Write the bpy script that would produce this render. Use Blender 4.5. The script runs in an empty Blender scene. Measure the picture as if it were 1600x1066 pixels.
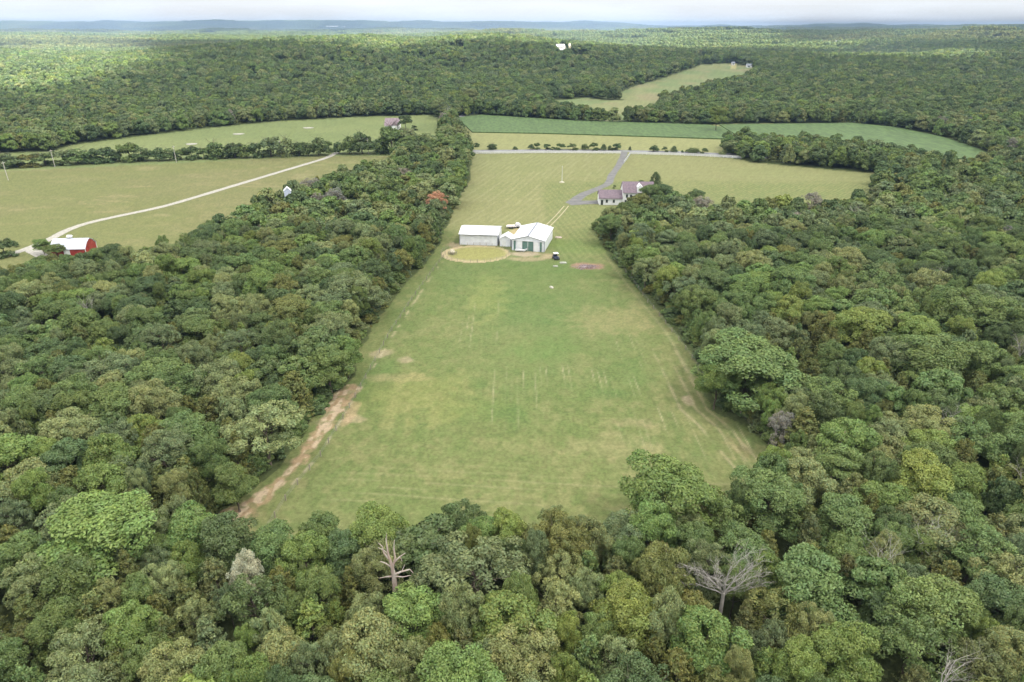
import bpy, math, random
import numpy as np
R_ = math.radians
SC = bpy.context.scene
COL = SC.collection
# ------------------------------------------------------------------ camera, sky, sun, exposure
HC, F, PITCH = 70.0, 1067.0, math.atan((533 - 41) / 1067.0)
cam = bpy.data.cameras.new('camera'); cam.sensor_width = 36; cam.lens = 36 * F / 1600.0
cam.clip_start = 1; cam.clip_end = 40000
camo = bpy.data.objects.new('camera', cam); COL.objects.link(camo)
camo.location = (0, 0, HC); camo.rotation_euler = (math.pi / 2 - PITCH, 0, 0)
SC.camera = camo
SUN_EL, SUN_AZ = 58.0, 125.0          # azimuth clockwise from +Y: the sun stands behind the camera, to the right
w = bpy.data.worlds.new('World'); SC.world = w; w.use_nodes = True
nt = w.node_tree; nt.nodes.clear()
wo = nt.nodes.new('ShaderNodeOutputWorld'); bg = nt.nodes.new('ShaderNodeBackground')
sky = nt.nodes.new('ShaderNodeTexSky'); sky.sky_type = 'NISHITA'; sky.sun_disc = False
sky.sun_elevation = R_(SUN_EL); sky.sun_rotation = R_(SUN_AZ); sky.air_density = 1.0; sky.dust_density = 1.5
tc = nt.nodes.new('ShaderNodeTexCoord'); mp = nt.nodes.new('ShaderNodeMapping'); mp.inputs['Scale'].default_value = (3, 3, 26)
nz = nt.nodes.new('ShaderNodeTexNoise'); nz.inputs['Scale'].default_value = 1.6; nz.inputs['Detail'].default_value = 6
cr = nt.nodes.new('ShaderNodeValToRGB')
cr.color_ramp.elements[0].position = 0.35; cr.color_ramp.elements[0].color = (0.72, 0.72, 0.72, 1)
cr.color_ramp.elements[1].position = 0.62; cr.color_ramp.elements[1].color = (0.95, 0.95, 0.95, 1)
mx = nt.nodes.new('ShaderNodeMixRGB'); mx.inputs[2].default_value = (6.3, 6.5, 6.8, 1)
nt.links.new(tc.outputs['Generated'], mp.inputs[0]); nt.links.new(mp.outputs[0], nz.inputs['Vector'])
nt.links.new(nz.outputs['Fac'], cr.inputs[0]); nt.links.new(cr.outputs[0], mx.inputs[0])
nt.links.new(sky.outputs[0], mx.inputs[1]); nt.links.new(mx.outputs[0], bg.inputs[0])
bg.inputs[1].default_value = 0.05
nt.links.new(bg.outputs[0], wo.inputs[0])
sd = bpy.data.lights.new('sun', 'SUN'); sd.energy = 5.0; sd.angle = R_(1.5); sd.color = (1.0, 0.95, 0.86)
so = bpy.data.objects.new('sun', sd); COL.objects.link(so)
so.rotation_euler = (R_(90 - SUN_EL), 0, -R_(SUN_AZ) + math.pi)
so.location = (0, 0, 200)
SC.view_settings.view_transform = 'Standard'; SC.view_settings.look = 'None'
SC.view_settings.gamma = 1.0; SC.view_settings.exposure = 1.96; SC.view_settings.use_curve_mapping = False
SC.render.engine = 'CYCLES'
SC.cycles.use_denoising = True
SC.cycles.max_bounces = 6; SC.cycles.diffuse_bounces = 3; SC.cycles.transparent_max_bounces = 8; SC.cycles.volume_bounces = 0
SUNV = np.array([math.cos(R_(SUN_EL)) * math.sin(R_(SUN_AZ)), math.cos(R_(SUN_EL)) * math.cos(R_(SUN_AZ)), math.sin(R_(SUN_EL))])

# ------------------------------------------------------------------ numbers: noise, terrain, pixel -> ground
def hash2(ix, iy, seed):
    n = (ix.astype(np.int64) * 374761393 + iy.astype(np.int64) * 668265263 + seed * 1442695041) & 0xffffffff
    n = ((n ^ (n >> 13)) * 1274126177) & 0xffffffff
    n = (n ^ (n >> 16)) & 0xffffffff
    return n / 4294967295.0
def vn(x, y, seed=0):
    x = np.asarray(x, float); y = np.asarray(y, float)
    ix = np.floor(x); iy = np.floor(y); fx = x - ix; fy = y - iy
    fx = fx * fx * (3 - 2 * fx); fy = fy * fy * (3 - 2 * fy)
    a = hash2(ix, iy, seed); b = hash2(ix + 1, iy, seed); c = hash2(ix, iy + 1, seed); d = hash2(ix + 1, iy + 1, seed)
    return (a * (1 - fx) + b * fx) * (1 - fy) + (c * (1 - fx) + d * fx) * fy
def fbm(x, y, seed=0, oct=4):
    s = 0; a = 0.5; t = 0
    for k in range(oct):
        s = s + a * vn(x * 2 ** k, y * 2 ** k, seed + k * 17); t += a; a *= 0.55
    return s / t
def sstep(a, b, x):
    t = np.clip((np.asarray(x, float) - a) / (b - a), 0, 1); return t * t * (3 - 2 * t)
def G(x, y, cx, cy, sx, sy, A): return A * np.exp(-((x - cx) / sx) ** 2 - ((y - cy) / sy) ** 2)
def hf(x, y):
    x = np.asarray(x, float); y = np.asarray(y, float)
    h = G(x, y, -360, 1250, 420, 330, 33) + G(x, y, -1100, 1150, 420, 420, 20) + G(x, y, 90, 1450, 380, 330, 23)
    h = h + G(x, y, 950, 1350, 420, 420, 17) + G(x, y, 1500, 2000, 700, 500, 26)
    rel = x / np.maximum(y, 1)
    far = 24 * sstep(1700, 2600, y) + 8 * sstep(3200, 6500, y)
    far = far + (fbm(x / 900, y / 700, 5, 3) - 0.5) * 54 * sstep(1500, 2500, y)
    far = far + G(x, y, 2600, 4300, 1300, 900, 22) + (50 * (1 - 0.60 * sstep(0.05, 0.20, rel)) * (0.70 + 0.6 * fbm(x / 900, 3.3 + y * 0, 9, 3))) * sstep(6200, 7000, y)
    h = (h + (fbm(x / 330, y / 300, 2, 3) - 0.5) * 42 * sstep(700, 1000, y) * (1 - .75 * np.exp(-((x - 260) / 260) ** 2 - ((y - 1000) / 420) ** 2))) * sstep(610, 900, y) + far * sstep(1000, 2200, y)
    return h
SP, CP = math.sin(PITCH), math.cos(PITCH)
def ray(u, v):
    xx = (u - 800) / F; yy = (533 - v) / F
    return np.array([xx, CP + SP * yy, -SP + CP * yy])
def P(u, v, z=0.0):
    d = ray(u, v)
    if d[2] < -0.13:                       # flat part
        t = (HC - z) / -d[2]; return (d[0] * t, d[1] * t)
    t = 120.0; pt = t
    while t < 12000:
        if HC + d[2] * t < hf(d[0] * t, d[1] * t) + z: break
        pt = t; t *= 1.012
    for _ in range(14):
        m = (pt + t) / 2
        if HC + d[2] * m < hf(d[0] * m, d[1] * m) + z: t = m
        else: pt = m
    return (d[0] * t, d[1] * t)
def PW(pts): return [P(*p) for p in pts]
def proj(x, y, z):
    c = y * CP - (z - HC) * SP; up = y * SP + (z - HC) * CP
    return 800 + F * x / c, 533 - F * up / c, c
def inside(px, py, poly):
    px = np.asarray(px, float); py = np.asarray(py, float); r = np.zeros(px.shape, bool); n = len(poly)
    for i in range(n):
        x0, y0 = poly[i]; x1, y1 = poly[(i + 1) % n]
        if y0 == y1: continue
        c = ((y0 > py) != (y1 > py)) & (px < (x1 - x0) * (py - y0) / (y1 - y0) + x0); r ^= c
    return r
def dline(px, py, pts):
    px = np.asarray(px, float); py = np.asarray(py, float); d = np.full(px.shape, 1e9)
    for i in range(len(pts) - 1):
        ax, ay = pts[i]; bx, by = pts[i + 1]; L = (bx - ax) ** 2 + (by - ay) ** 2 + 1e-9
        t = np.clip(((px - ax) * (bx - ax) + (py - ay) * (by - ay)) / L, 0, 1)
        d = np.minimum(d, np.hypot(px - ax - t * (bx - ax), py - ay - t * (by - ay)))
    return d

OPEN_A = PW([(330, 860, 0), (338, 805), (385, 770), (420, 742), (470, 690), (490, 655), (522, 625), (548, 590), (562, 545), (592, 500), (628, 450),
    (662, 415), (690, 372), (702, 345), (717, 310), (734, 282), (738, 243), (735, 215, 3), (716, 196, 3), (714, 183), (750, 180), (900, 190), (1105, 196), (1135, 194), (1330, 193), (1400, 200), (1470, 215),
    (1515, 229), (1570, 251), (1505, 252, 5), (1440, 241, 6), (1375, 233, 4), (1300, 226, 4), (1150, 216, 4), (1130, 222, 3), (1128, 245), (1180, 254), (1260, 262), (1368, 271),
    (1362, 284, 10), (1300, 294, 12), (1150, 298, 12), (1040, 292, 12), (1010, 297, 12), (985, 312, 12), (962, 322, 8), (935, 340, 4), (926, 355, 0), (950, 397), (985, 437), (1010, 465), (1050, 510), (1088, 555),
    (1097, 605), (1115, 640), (1160, 664), (1195, 692), (1228, 735), (1150, 752, 7), (1000, 802, 6.5), (900, 812, 6.5), (800, 812, 6.5), (690, 822, 6.5), (560, 836, 6.5), (430, 846, 6)])
OPEN_B = PW([(-330, 300), (0, 258), (86, 256), (280, 246), (490, 238), (600, 235), (620, 240), (600, 245, 10), (525, 251, 12), (492, 260, 12), (400, 292, 12), (355, 320, 12), (312, 334, 12),
    (290, 355, 12), (230, 366, 12), (165, 388, 12), (150, 404, 10), (60, 402, 10), (30, 400, 10), (0, 410, 10), (-330, 470, 10)])
OPEN_C = PW([(-330, 310), (-330, 275), (0, 240), (82, 237), (112, 227), (200, 215), (340, 199), (430, 190), (560, 183), (668, 180), (690, 186, 0), (680, 205, 10), (655, 210, 10), (640, 243), (490, 245), (280, 255), (0, 268)])
OPEN_D = PW([(962, 146, 2), (985, 137), (1040, 121), (1085, 106), (1095, 101), (1140, 99), (1178, 105), (1172, 112, 9), (1130, 123, 10), (1080, 132, 10), (1060, 137, 10), (1030, 145, 10), (990, 149, 9)])
OPEN_E = PW([(852, 165, 5), (872, 157), (915, 153), (948, 157), (1030, 158), (1022, 165, 8), (985, 171, 8), (955, 172, 9), (900, 166, 8)])
def diamond(u, v, wu, dv): return PW([(u - wu, v), (u - wu * .3, v - dv), (u + wu, v - dv * .6), (u + wu * .8, v + dv, 5), (u - wu * .5, v + dv, 5)])
OPEN_S = [diamond(710, 75, 14, 2.0), diamond(115, 57, 24, 1.2), diamond(907, 89, 14, 3), diamond(880, 78, 14, 4), diamond(1146, 101, 6, 2), diamond(1312, 71, 6, 1.5), diamond(455, 101, 26, 1.2), diamond(330, 53, 20, .8), diamond(1000, 66, 16, .9), diamond(1100, 90, 16, 1.3), diamond(640, 58, 18, .8), diamond(1500, 62, 14, .8)]
OPENS = [OPEN_A, OPEN_B, OPEN_C, OPEN_D, OPEN_E] + OPEN_S
SOY1 = PW([(714, 185), (752, 180.5), (900, 190), (1105, 196), (1128, 200), (1150, 214), (1138, 218.5), (1000, 214), (850, 209.5), (738, 207.5)])
SOY2 = PW([(1124, 196), (1330, 193.5), (1400, 200), (1470, 215), (1515, 229), (1569, 251), (1480, 249), (1400, 240), (1300, 230), (1160, 216), (1150, 212)])

# ------------------------------------------------------------------ small builders
def link(name, me, mat=None, parent=None):
    o = bpy.data.objects.new(name, me); COL.objects.link(o)
    if mat is not None and me is not None and len(me.materials) == 0: me.materials.append(mat)
    if parent is not None: o.parent = parent
    return o
def tag(o, label=None, cat=None, group=None, kind=None):
    if label: o['label'] = label
    if cat: o['category'] = cat
    if group: o['group'] = group
    if kind: o['kind'] = kind
    return o
def empty(name, loc=(0, 0, 0), rz=0, label=None, cat=None, group=None):
    o = bpy.data.objects.new(name, None); COL.objects.link(o); o.location = loc; o.rotation_euler = (0, 0, rz); o.empty_display_size = 0.5
    return tag(o, label, cat, group)
class MB:
    def __init__(s): s.v = []; s.f = []
    def add(s, vs, fs):
        b = len(s.v); s.v += [tuple(p) for p in vs]; s.f += [tuple(b + i for i in f) for f in fs]; return s
    def box(s, x0, x1, y0, y1, z0, z1):
        return s.add([(x0, y0, z0), (x1, y0, z0), (x1, y1, z0), (x0, y1, z0), (x0, y0, z1), (x1, y0, z1), (x1, y1, z1), (x0, y1, z1)],
            [(0, 3, 2, 1), (4, 5, 6, 7), (0, 1, 5, 4), (1, 2, 6, 5), (2, 3, 7, 6), (3, 0, 4, 7)])
    def prism(s, prof, axis, a, b):          # profile (p,q) extruded along axis 'x' or 'y'
        n = len(prof); f = (lambda p, q, t: (t, p, q)) if axis == 'x' else (lambda p, q, t: (p, t, q))
        vs = [f(p, q, a) for p, q in prof] + [f(p, q, b) for p, q in prof]
        return s.add(vs, [tuple(range(n))[::-1], tuple(range(n, 2 * n))] + [(i, (i + 1) % n, n + (i + 1) % n, n + i) for i in range(n)])
    def tube(s, p, q, r0, r1, n=6, cap=True):
        p = np.array(p, float); q = np.array(q, float); d = q - p; L = np.linalg.norm(d) + 1e-9; d /= L
        a = np.cross(d, (0, 0, 1) if abs(d[2]) < 0.9 else (1, 0, 0)); a /= np.linalg.norm(a); b = np.cross(d, a)
        vs = [p + r0 * (math.cos(t) * a + math.sin(t) * b) for t in [2 * math.pi * k / n for k in range(n)]]
        vs += [q + r1 * (math.cos(t) * a + math.sin(t) * b) for t in [2 * math.pi * k / n for k in range(n)]]
        fs = [(k, (k + 1) % n, n + (k + 1) % n, n + k) for k in range(n)]
        if cap: fs += [tuple(range(n))[::-1], tuple(range(n, 2 * n))]
        return s.add(vs, fs)
    def blob(s, c, r, seed=0, n=10, m=6):
        rg = random.Random(seed); vs = []; fs = []
        for j in range(m + 1):
            for i in range(n):
                th = math.pi * j / m; ph = 2 * math.pi * i / n; k = 1 + rg.uniform(-.14, .14)
                if j in (0, m): k = 1
                vs.append((c[0] + r[0] * k * math.sin(th) * math.cos(ph), c[1] + r[1] * k * math.sin(th) * math.sin(ph), c[2] + r[2] * k * math.cos(th)))
        for j in range(m):
            for i in range(n): fs.append((j * n + i, (j + 1) * n + i, (j + 1) * n + (i + 1) % n, j * n + (i + 1) % n))
        return s.add(vs, fs)
    def mesh(s, name):
        me = bpy.data.meshes.new(name); me.from_pydata(s.v, [], s.f); me.update(); return me
    def build(s, name, mat, parent=None): return link(name, s.mesh(name), mat, parent)

def mat(name, col, rough=0.8, metal=0.0, noise=0.0, scale=1.0, bump=0.0, stretch=(1, 1, 1), spec=0.3, col2=None):
    m = bpy.data.materials.new(name); m.use_nodes = True; n = m.node_tree; b = n.nodes['Principled BSDF']
    b.inputs['Roughness'].default_value = rough; b.inputs['Metallic'].default_value = metal
    b.inputs['Specular IOR Level'].default_value = spec
    b.inputs['Base Color'].default_value = (*col, 1)
    if noise or bump:
        t = n.nodes.new('ShaderNodeTexCoord'); mp = n.nodes.new('ShaderNodeMapping'); mp.inputs['Scale'].default_value = stretch
        q = n.nodes.new('ShaderNodeTexNoise'); q.inputs['Scale'].default_value = scale; q.inputs['Detail'].default_value = 4
        n.links.new(t.outputs['Object'], mp.inputs[0]); n.links.new(mp.outputs[0], q.inputs['Vector'])
        if noise:
            c = n.nodes.new('ShaderNodeMixRGB'); k = 1 - noise
            c.inputs[1].default_value = (*(col2 or tuple(x * k for x in col)), 1); c.inputs[2].default_value = (*(min(1, x * (1 + noise * .6)) for x in col), 1)
            rr = n.nodes.new('ShaderNodeMapRange'); rr.inputs[1].default_value = .35; rr.inputs[2].default_value = .65
            n.links.new(q.outputs['Fac'], rr.inputs[0]); n.links.new(rr.outputs[0], c.inputs[0]); n.links.new(c.outputs[0], b.inputs['Base Color'])
        if bump:
            bp = n.nodes.new('ShaderNodeBump'); bp.inputs['Strength'].default_value = bump; bp.inputs['Distance'].default_value = 0.1
            n.links.new(q.outputs['Fac'], bp.inputs['Height']); n.links.new(bp.outputs[0], b.inputs['Normal'])
    return m
def metal_sheet(name, col, axis='X', period=0.3):
    """painted ribbed steel: real ribs in the shading, faint weathering"""
    m = mat(name, col, 0.45, 0.0, 0.10, 0.7, 0, (1, 1, 1), 0.4)
    n = m.node_tree; b = n.nodes['Principled BSDF']
    t = n.nodes.new('ShaderNodeTexCoord'); w_ = n.nodes.new('ShaderNodeTexWave'); w_.wave_type = 'BANDS'; w_.bands_direction = axis
    w_.inputs['Scale'].default_value = 0.314 / period * 1.0; w_.inputs['Distortion'].default_value = 0
    bp = n.nodes.new('ShaderNodeBump'); bp.inputs['Strength'].default_value = 0.35; bp.inputs['Distance'].default_value = 0.04
    n.links.new(t.outputs['Object'], w_.inputs['Vector']); n.links.new(w_.outputs['Fac'], bp.inputs['Height']); n.links.new(bp.outputs[0], b.inputs['Normal'])
    return m
def leaf_mat(name='foliage'):
    m = bpy.data.materials.new(name); m.use_nodes = True; n = m.node_tree; n.nodes.clear()
    out = n.nodes.new('ShaderNodeOutputMaterial'); a = n.nodes.new('ShaderNodeAttribute'); a.attribute_type = 'INSTANCER'; a.attribute_name = 'tint'
    s = n.nodes.new('ShaderNodeAttribute'); s.attribute_name = 'shade'
    mul = n.nodes.new('ShaderNodeMixRGB'); mul.blend_type = 'MULTIPLY'; mul.inputs[0].default_value = 1
    n.links.new(a.outputs['Color'], mul.inputs[1]); n.links.new(s.outputs['Color'], mul.inputs[2])
    d = n.nodes.new('ShaderNodeBsdfDiffuse'); tr = n.nodes.new('ShaderNodeBsdfTranslucent'); g = n.nodes.new('ShaderNodeBsdfGlossy')
    g.inputs['Roughness'].default_value = 0.5; g.inputs['Color'].default_value = (.5, .52, .48, 1)
    m1 = n.nodes.new('ShaderNodeMixShader'); m1.inputs[0].default_value = 0.22; m2 = n.nodes.new('ShaderNodeMixShader'); m2.inputs[0].default_value = 0.05
    n.links.new(mul.outputs[0], d.inputs[0]); n.links.new(mul.outputs[0], tr.inputs[0])
    n.links.new(d.outputs[0], m1.inputs[1]); n.links.new(tr.outputs[0], m1.inputs[2])
    n.links.new(m1.outputs[0], m2.inputs[1]); n.links.new(g.outputs[0], m2.inputs[2]); n.links.new(m2.outputs[0], out.inputs[0])
    return m
LEAF = leaf_mat()
BARK = mat('bark', (.11, .09, .07), .95, 0, .4, 3, .5, (1, 1, .2))
DEADWOOD = mat('weathered_wood', (.34, .32, .29), .9, 0, .3, 3, .4, (1, 1, .2))
REDWOOD = mat('rotten_wood', (.27, .20, .165), .95, 0, .4, 3, .4, (1, 1, .2), col2=(.42, .38, .34))
WHITE = mat('white_paint', (.58, .59, .60), .6, 0, .06, 1)

# ------------------------------------------------------------------ ground
def in_any(x, y, polys):
    r = np.zeros(np.shape(x), bool)
    for p in polys: r |= inside(x, y, p)
    return r
PEN_C = ((P(743, 384)[0] + P(743, 410)[0]) / 2, (P(743, 384)[1] + P(743, 410)[1]) / 2)
PEN_R = ((P(797, 397)[0] - P(689, 397)[0]) / 2, (P(743, 384)[1] - P(743, 411)[1]) / 2)
def ground_colour(x, y):
    wob = 3.0
    n1 = fbm(x / 40, y / 40, 11); n2 = fbm(x / 9, y / 9, 21); n3 = fbm(x / 2.2, y / 2.2, 31, 3); n4 = vn(x / .5, y / .7, 41)
    floor = np.array([.085, .105, .045])
    c = np.ones(x.shape + (3,)) * floor * (0.7 + .6 * n2[..., None])
    def put(mask, col, a=1.0):
        nonlocal c
        m = (np.clip(mask, 0, 1) * a)[..., None]; c = c * (1 - m) + np.array(col) * m
    xx = x + (n2 - .5) * wob; yy = y + (fbm(x / 9, y / 9, 77) - .5) * wob
    # main field
    A = inside(xx, yy, OPEN_A).astype(float)
    put(A, (.142, .165, .066))
    put(A * sstep(.42, .62, n1), (.172, .180, .080), .7)                 # drier
    put(A * sstep(.50, .72, fbm(x / 14, y / 22, 51)), (.112, .150, .055), .55)
    put(A * sstep(.42, .66, n3), (.215, .205, .10), .5)
    put(A * sstep(.5, .8, vn(x / 1.1, y / 1.4, 61)), (.092, .135, .045), .38); put(A * sstep(.45, .75, fbm(x / 4.5, y / 7, 63, 3)), (.105, .150, .05), .35)
    lush = np.exp(-((x - 6) / 26) ** 2 - ((y - 172) / 42) ** 2)
    put(A * lush * (.25 + .75 * n2), (.100, .160, .058), .8)
    for (u, v, ru, rv, col, a) in BLOBS:
        bx, by = P(u, v); k = by / 1000.0
        rx = ru * math.hypot(by, HC) / F; ry = abs(P(u, v - rv)[1] - P(u, v + rv)[1]) / 2
        d = ((x - bx) / rx) ** 2 + ((y - by) / ry) ** 2
        put(A * sstep(-.35, 1.25, 1.25 - d + (n3 - .5) * 2.4 + (n2 - .5) * 2.2), col, a * .85)
    # windrow marks, running away from the camera
    ph = x / 1.28 + .5 * (fbm(x / 30, y / 50, 72) - .5) + .12 * (fbm(x / 7, y / 30, 71) - .5)
    line = np.exp(-((ph - np.round(ph)) / .115) ** 2)
    brk = sstep(.30, .80, vn(np.round(ph) * 3.7, y / 9.0, 81)) * (.35 + .65 * sstep(.2, .7, vn(x / .6, y / 1.6, 83))) * sstep(.15, .7, vn(np.round(ph) * 9.1, y * 0, 84))
    z = 0
    for (u, v, ru, rv) in [(790, 620, 70, 48), (950, 600, 60, 22), (1010, 670, 40, 45), (1050, 690, 60, 60), (760, 505, 45, 40), (985, 545, 25, 30), (1150, 690, 26, 45), (880, 590, 60, 22)]:
        bx, by = P(u, v); rx = ru * math.hypot(by, HC) / F; ry = abs(P(u, v - rv)[1] - P(u, v + rv)[1]) / 2
        z = np.maximum(z, sstep(0, 1, 1.6 - 1.2 * (((x - bx) / rx) ** 2 + ((y - by) / ry) ** 2) + 1.2 * (n2 - .5)))
    put(A * line * brk * z, (.34, .32, .20), .75)
    put(A * z * (1 - line) * sstep(.5, .7, vn(x / 1.3, y / 3, 91)), (.10, .145, .052), .40)
    # cross marks near the front of the field
    ph = (y + 3 * np.sin(x / 31)) / 1.9 + .6 * (fbm(x / 25, y / 9, 73) - .5)
    line = np.exp(-((ph - np.round(ph)) / .14) ** 2) * sstep(.45, .62, vn(x / 9, np.round(ph) * 2.3, 87))
    put(A * line * np.exp(-((y - 92) / 9) ** 2) * sstep(-42, -20, x), (.25, .24, .13), .45)
    # right edge worn lines
    for off in (3.2, 5.4, 8.5):
        d = dline(x, y, [(p[0] - off, p[1]) for p in PW([(1228, 735), (1160, 664), (1130, 640), (1075, 545)])])
        put(A * np.exp(-(d / .28) ** 2) * sstep(.3, .6, n3 * .5 + n2 * .5), (.34, .30, .19), .7)
    d = dline(x, y, [(p[0] - 3, p[1]) for p in PW([(1110, 600), (1060, 520), (1000, 450), (960, 400)])])
    put(A * np.exp(-(d / .35) ** 2), (.27, .26, .15), .5)
    # upper field: straw coloured, mown in curved lines
    up = A * sstep(246, 262, y - 0.05 * x)
    up = up * (1 - np.clip(sstep(12, 16, x) * (1 - sstep(330, 350, y)), 0, 1) * .75)
    put(up, (.225, .225, .110), .85)
    put(up * sstep(.45, .65, n1), (.195, .210, .095), .6)
    ph = (x - .42 * (y - 250) + 9 * np.sin(y / 55)) / 3.4
    ln = np.exp(-((ph - np.round(ph)) / .16) ** 2) * sstep(.3, .55, vn(np.round(ph) * 5.1, y / 17, 93))
    put(up * ln * (x < 40 + (y - 330) * .4) * (.3 + .7 * n2), (.33, .31, .19), .5)
    yd = A * sstep(12, 16, x) * (1 - sstep(330, 350, y)) * sstep(208, 225, y)
    ph = (x + .16 * y) / 2.3; put(yd * np.exp(-((ph - np.round(ph)) / .2) ** 2), (.24, .26, .12), .6)
    rt = A * sstep(330, 352, y) * sstep(60, 75, x); ph = (y + .12 * x) / 7; put(rt * np.exp(-((ph - np.round(ph)) / .2) ** 2), (.29, .29, .15), .18)
    # pen and yard by the sheds
    e = np.hypot((x - PEN_C[0]) / PEN_R[0], (y - PEN_C[1]) / PEN_R[1])
    put(A * (e < 1), (.27, .26, .105), .9)
    put(A * (e < 1.0) * sstep(.70, .88, e + .10 * (n2 - .5) - .12 * sstep(0, 8, x - PEN_C[0])), (.43, .35, .235), .85)
    for (u, v, rx, ry, col, a) in YARD:
        bx, by = P(u, v); d = ((x - bx) / rx) ** 2 + ((y - by) / ry) ** 2
        put(A * sstep(0, 1, 1.3 - d + (n3 - .5) * 1.4), col, a)
    # pale hay strip between road and the beans
    st = inside(x, y, PW([(736, 207), (850, 209), (1000, 213.5), (1136, 218), (1132, 244), (738, 236)])); put(st, (.245, .25, .12))
    # bare red earth along the left edge
    d = dline(x, y, PW([(350, 832), (372, 803), (432, 757), (472, 716), (505, 668), (523, 640), (548, 606)]))
    wd = 1.15 + 1.1 * n2 + 1.9 * np.exp(-((y - 82) / 7) ** 2) + .9 * np.exp(-((y - 124) / 8) ** 2)
    be = sstep(0, 1.1, wd - d + (n3 - .5) * 2.4 + (n2 - .5) * .8); put(be, (.35, .235, .16), .75)
    put(be * sstep(.5, .62, vn(x / .8, y / 2.0, 95)), (.44, .35, .26), .8)
    put(be * sstep(.62, .75, vn(x / .9, y / .9, 96)), (.19, .19, .09), .7)
    d = dline(x, y, [(p[0] + 2.6, p[1]) for p in PW([(432, 757), (472, 716), (505, 668), (545, 606), (600, 520), (655, 440), (690, 395)])])
    put(A * np.exp(-(d / .3) ** 2) * sstep(.4, .6, n3), (.42, .36, .26), .55)
    # left pastures
    B = inside(xx, yy, OPEN_B).astype(float); C = inside(x, y, OPEN_C).astype(float)
    put(B, (.170, .180, .078)); put(B * sstep(.40, .62, fbm(x / 60, y / 38, 14)), (.190, .182, .092), .6)
    put(B * sstep(.52, .70, fbm(x / 24, y / 9, 15)), (.23, .21, .11), .35); put(B * sstep(.66, .76, fbm(x / 18, y / 7, 16)), (.30, .26, .15), .4); put(B * sstep(.4, .7, n3), (.14, .155, .065), .35)
    put(C, (.185, .215, .095)); put(C * sstep(.45, .62, fbm(x / 70, y / 50, 17)), (.16, .195, .085), .8)
    D = in_any(x, y, [OPEN_D, OPEN_E]).astype(float); put(D, (.225, .24, .12)); put(D * sstep(.5, .65, fbm(x / 40, y / 60, 18)), (.26, .22, .14), .6); put(D * sstep(.5, .62, fbm(x / 50, y / 60, 19)), (.165, .22, .10), .8)
    S = in_any(x, y, OPEN_S).astype(float); put(S, (.36, .33, .17))
    c = c * (0.86 + .28 * n4[..., None]) * np.array([.795, .80, .76])
    return c
BLOBS = [(600, 575, 26, 22, (.090, .155, .05), .6), (570, 605, 12, 40, (.10, .16, .05), .6), (555, 655, 18, 6, (.38, .29, .21), .55), (598, 553, 16, 7, (.36, .29, .21), .6), (632, 563, 14, 5, (.36, .29, .21), .6),
    (610, 590, 60, 7, (.30, .25, .14), .55), (548, 645, 10, 16, (.38, .27, .18), .7), (760, 640, 70, 22, (.12, .17, .055), .5), (800, 650, 28, 20, (.085, .14, .045), .7), (990, 660, 34, 9, (.30, .25, .15), .5),
    (1075, 625, 8, 7, (.42, .33, .25), .8), (960, 500, 70, 22, (.27, .235, .125), .45), (1100, 660, 40, 40, (.22, .22, .10), .35), (660, 620, 90, 40, (.235, .24, .09), .4), (960, 700, 70, 18, (.27, .24, .13), .35),
    (1150, 700, 20, 22, (.25, .20, .11), .6), (760, 460, 30, 45, (.21, .24, .085), .5), (1000, 580, 60, 18, (.10, .165, .055), .4), (840, 420, 100, 18, (.10, .16, .055), .5), (720, 425, 50, 20, (.10, .155, .055), .4),
    (940, 615, 40, 8, (.09, .15, .05), .5), (845, 545, 60, 22, (.105, .175, .055), .5)]
YARD = [(820, 397, 5.2, 3.4, (.42, .34, .27), .75), (843, 392, 7, 1.6, (.34, .31, .18), .35), (823, 405, 6, 2.5, (.40, .30, .22), .5), (858, 401, 4, 3, (.40, .31, .22), .6), (795, 404, 5, 2, (.36, .31, .2), .3),
    (917, 416, 6.0, 3.6, (.30, .185, .15), .9), (916, 416, 3.0, 1.8, (.12, .095, .09), .9), (711, 383, 3, 3.5, (.33, .25, .18), .6), (807, 364, 3.0, 7, (.45, .36, .22), .7), (865, 380, 6, 5, (.16, .20, .06), .4), (908, 385, 20, 9, (.12, .19, .055), .4)]
rows = [-400, -200, -80, 0, 25]
for v in np.arange(1085, 96, -1.6): rows.append(HC * (CP + SP * (533 - v) / F) / (SP - CP * (533 - v) / F))
while rows[-1] < 9500: rows.append(rows[-1] * 1.016)
rows = np.array([r for i, r in enumerate(rows) if i < 4 or r > rows[i - 1]])
sc_ = np.concatenate([np.linspace(-5, -1.25, 14)[:-1], np.linspace(-1.25, 1.25, 1000), np.linspace(1.25, 5, 14)[1:]])
YY, SS = np.meshgrid(rows, sc_, indexing='ij')
XX = np.clip(SS * np.maximum(YY, 45), -9000 - 40 * SS * 0, 9000)
ZZ = hf(XX, YY)
GC = ground_colour(XX, YY)
nr, nc = XX.shape
me = bpy.data.meshes.new('ground')
co = np.stack([XX, YY, ZZ], -1).reshape(-1, 3).astype(np.float32)
idx = np.arange(nr * nc).reshape(nr, nc)
q = np.stack([idx[:-1, :-1], idx[:-1, 1:], idx[1:, 1:], idx[1:, :-1]], -1).reshape(-1, 4)
def np_mesh(me, co, q):
    me.vertices.add(len(co)); me.vertices.foreach_set('co', co.astype(np.float32).ravel())
    me.loops.add(q.size); me.loops.foreach_set('vertex_index', q.astype(np.int32).ravel())
    me.polygons.add(len(q)); me.polygons.foreach_set('loop_start', np.arange(0, q.size, q.shape[1], dtype=np.int32))
    me.update(calc_edges=True)
np_mesh(me, co, q)
at = me.attributes.new('gcol', 'FLOAT_COLOR', 'POINT')
at.data.foreach_set('color', np.concatenate([GC.reshape(-1, 3), np.ones((nr * nc, 1))], 1).astype(np.float32).ravel())
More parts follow.
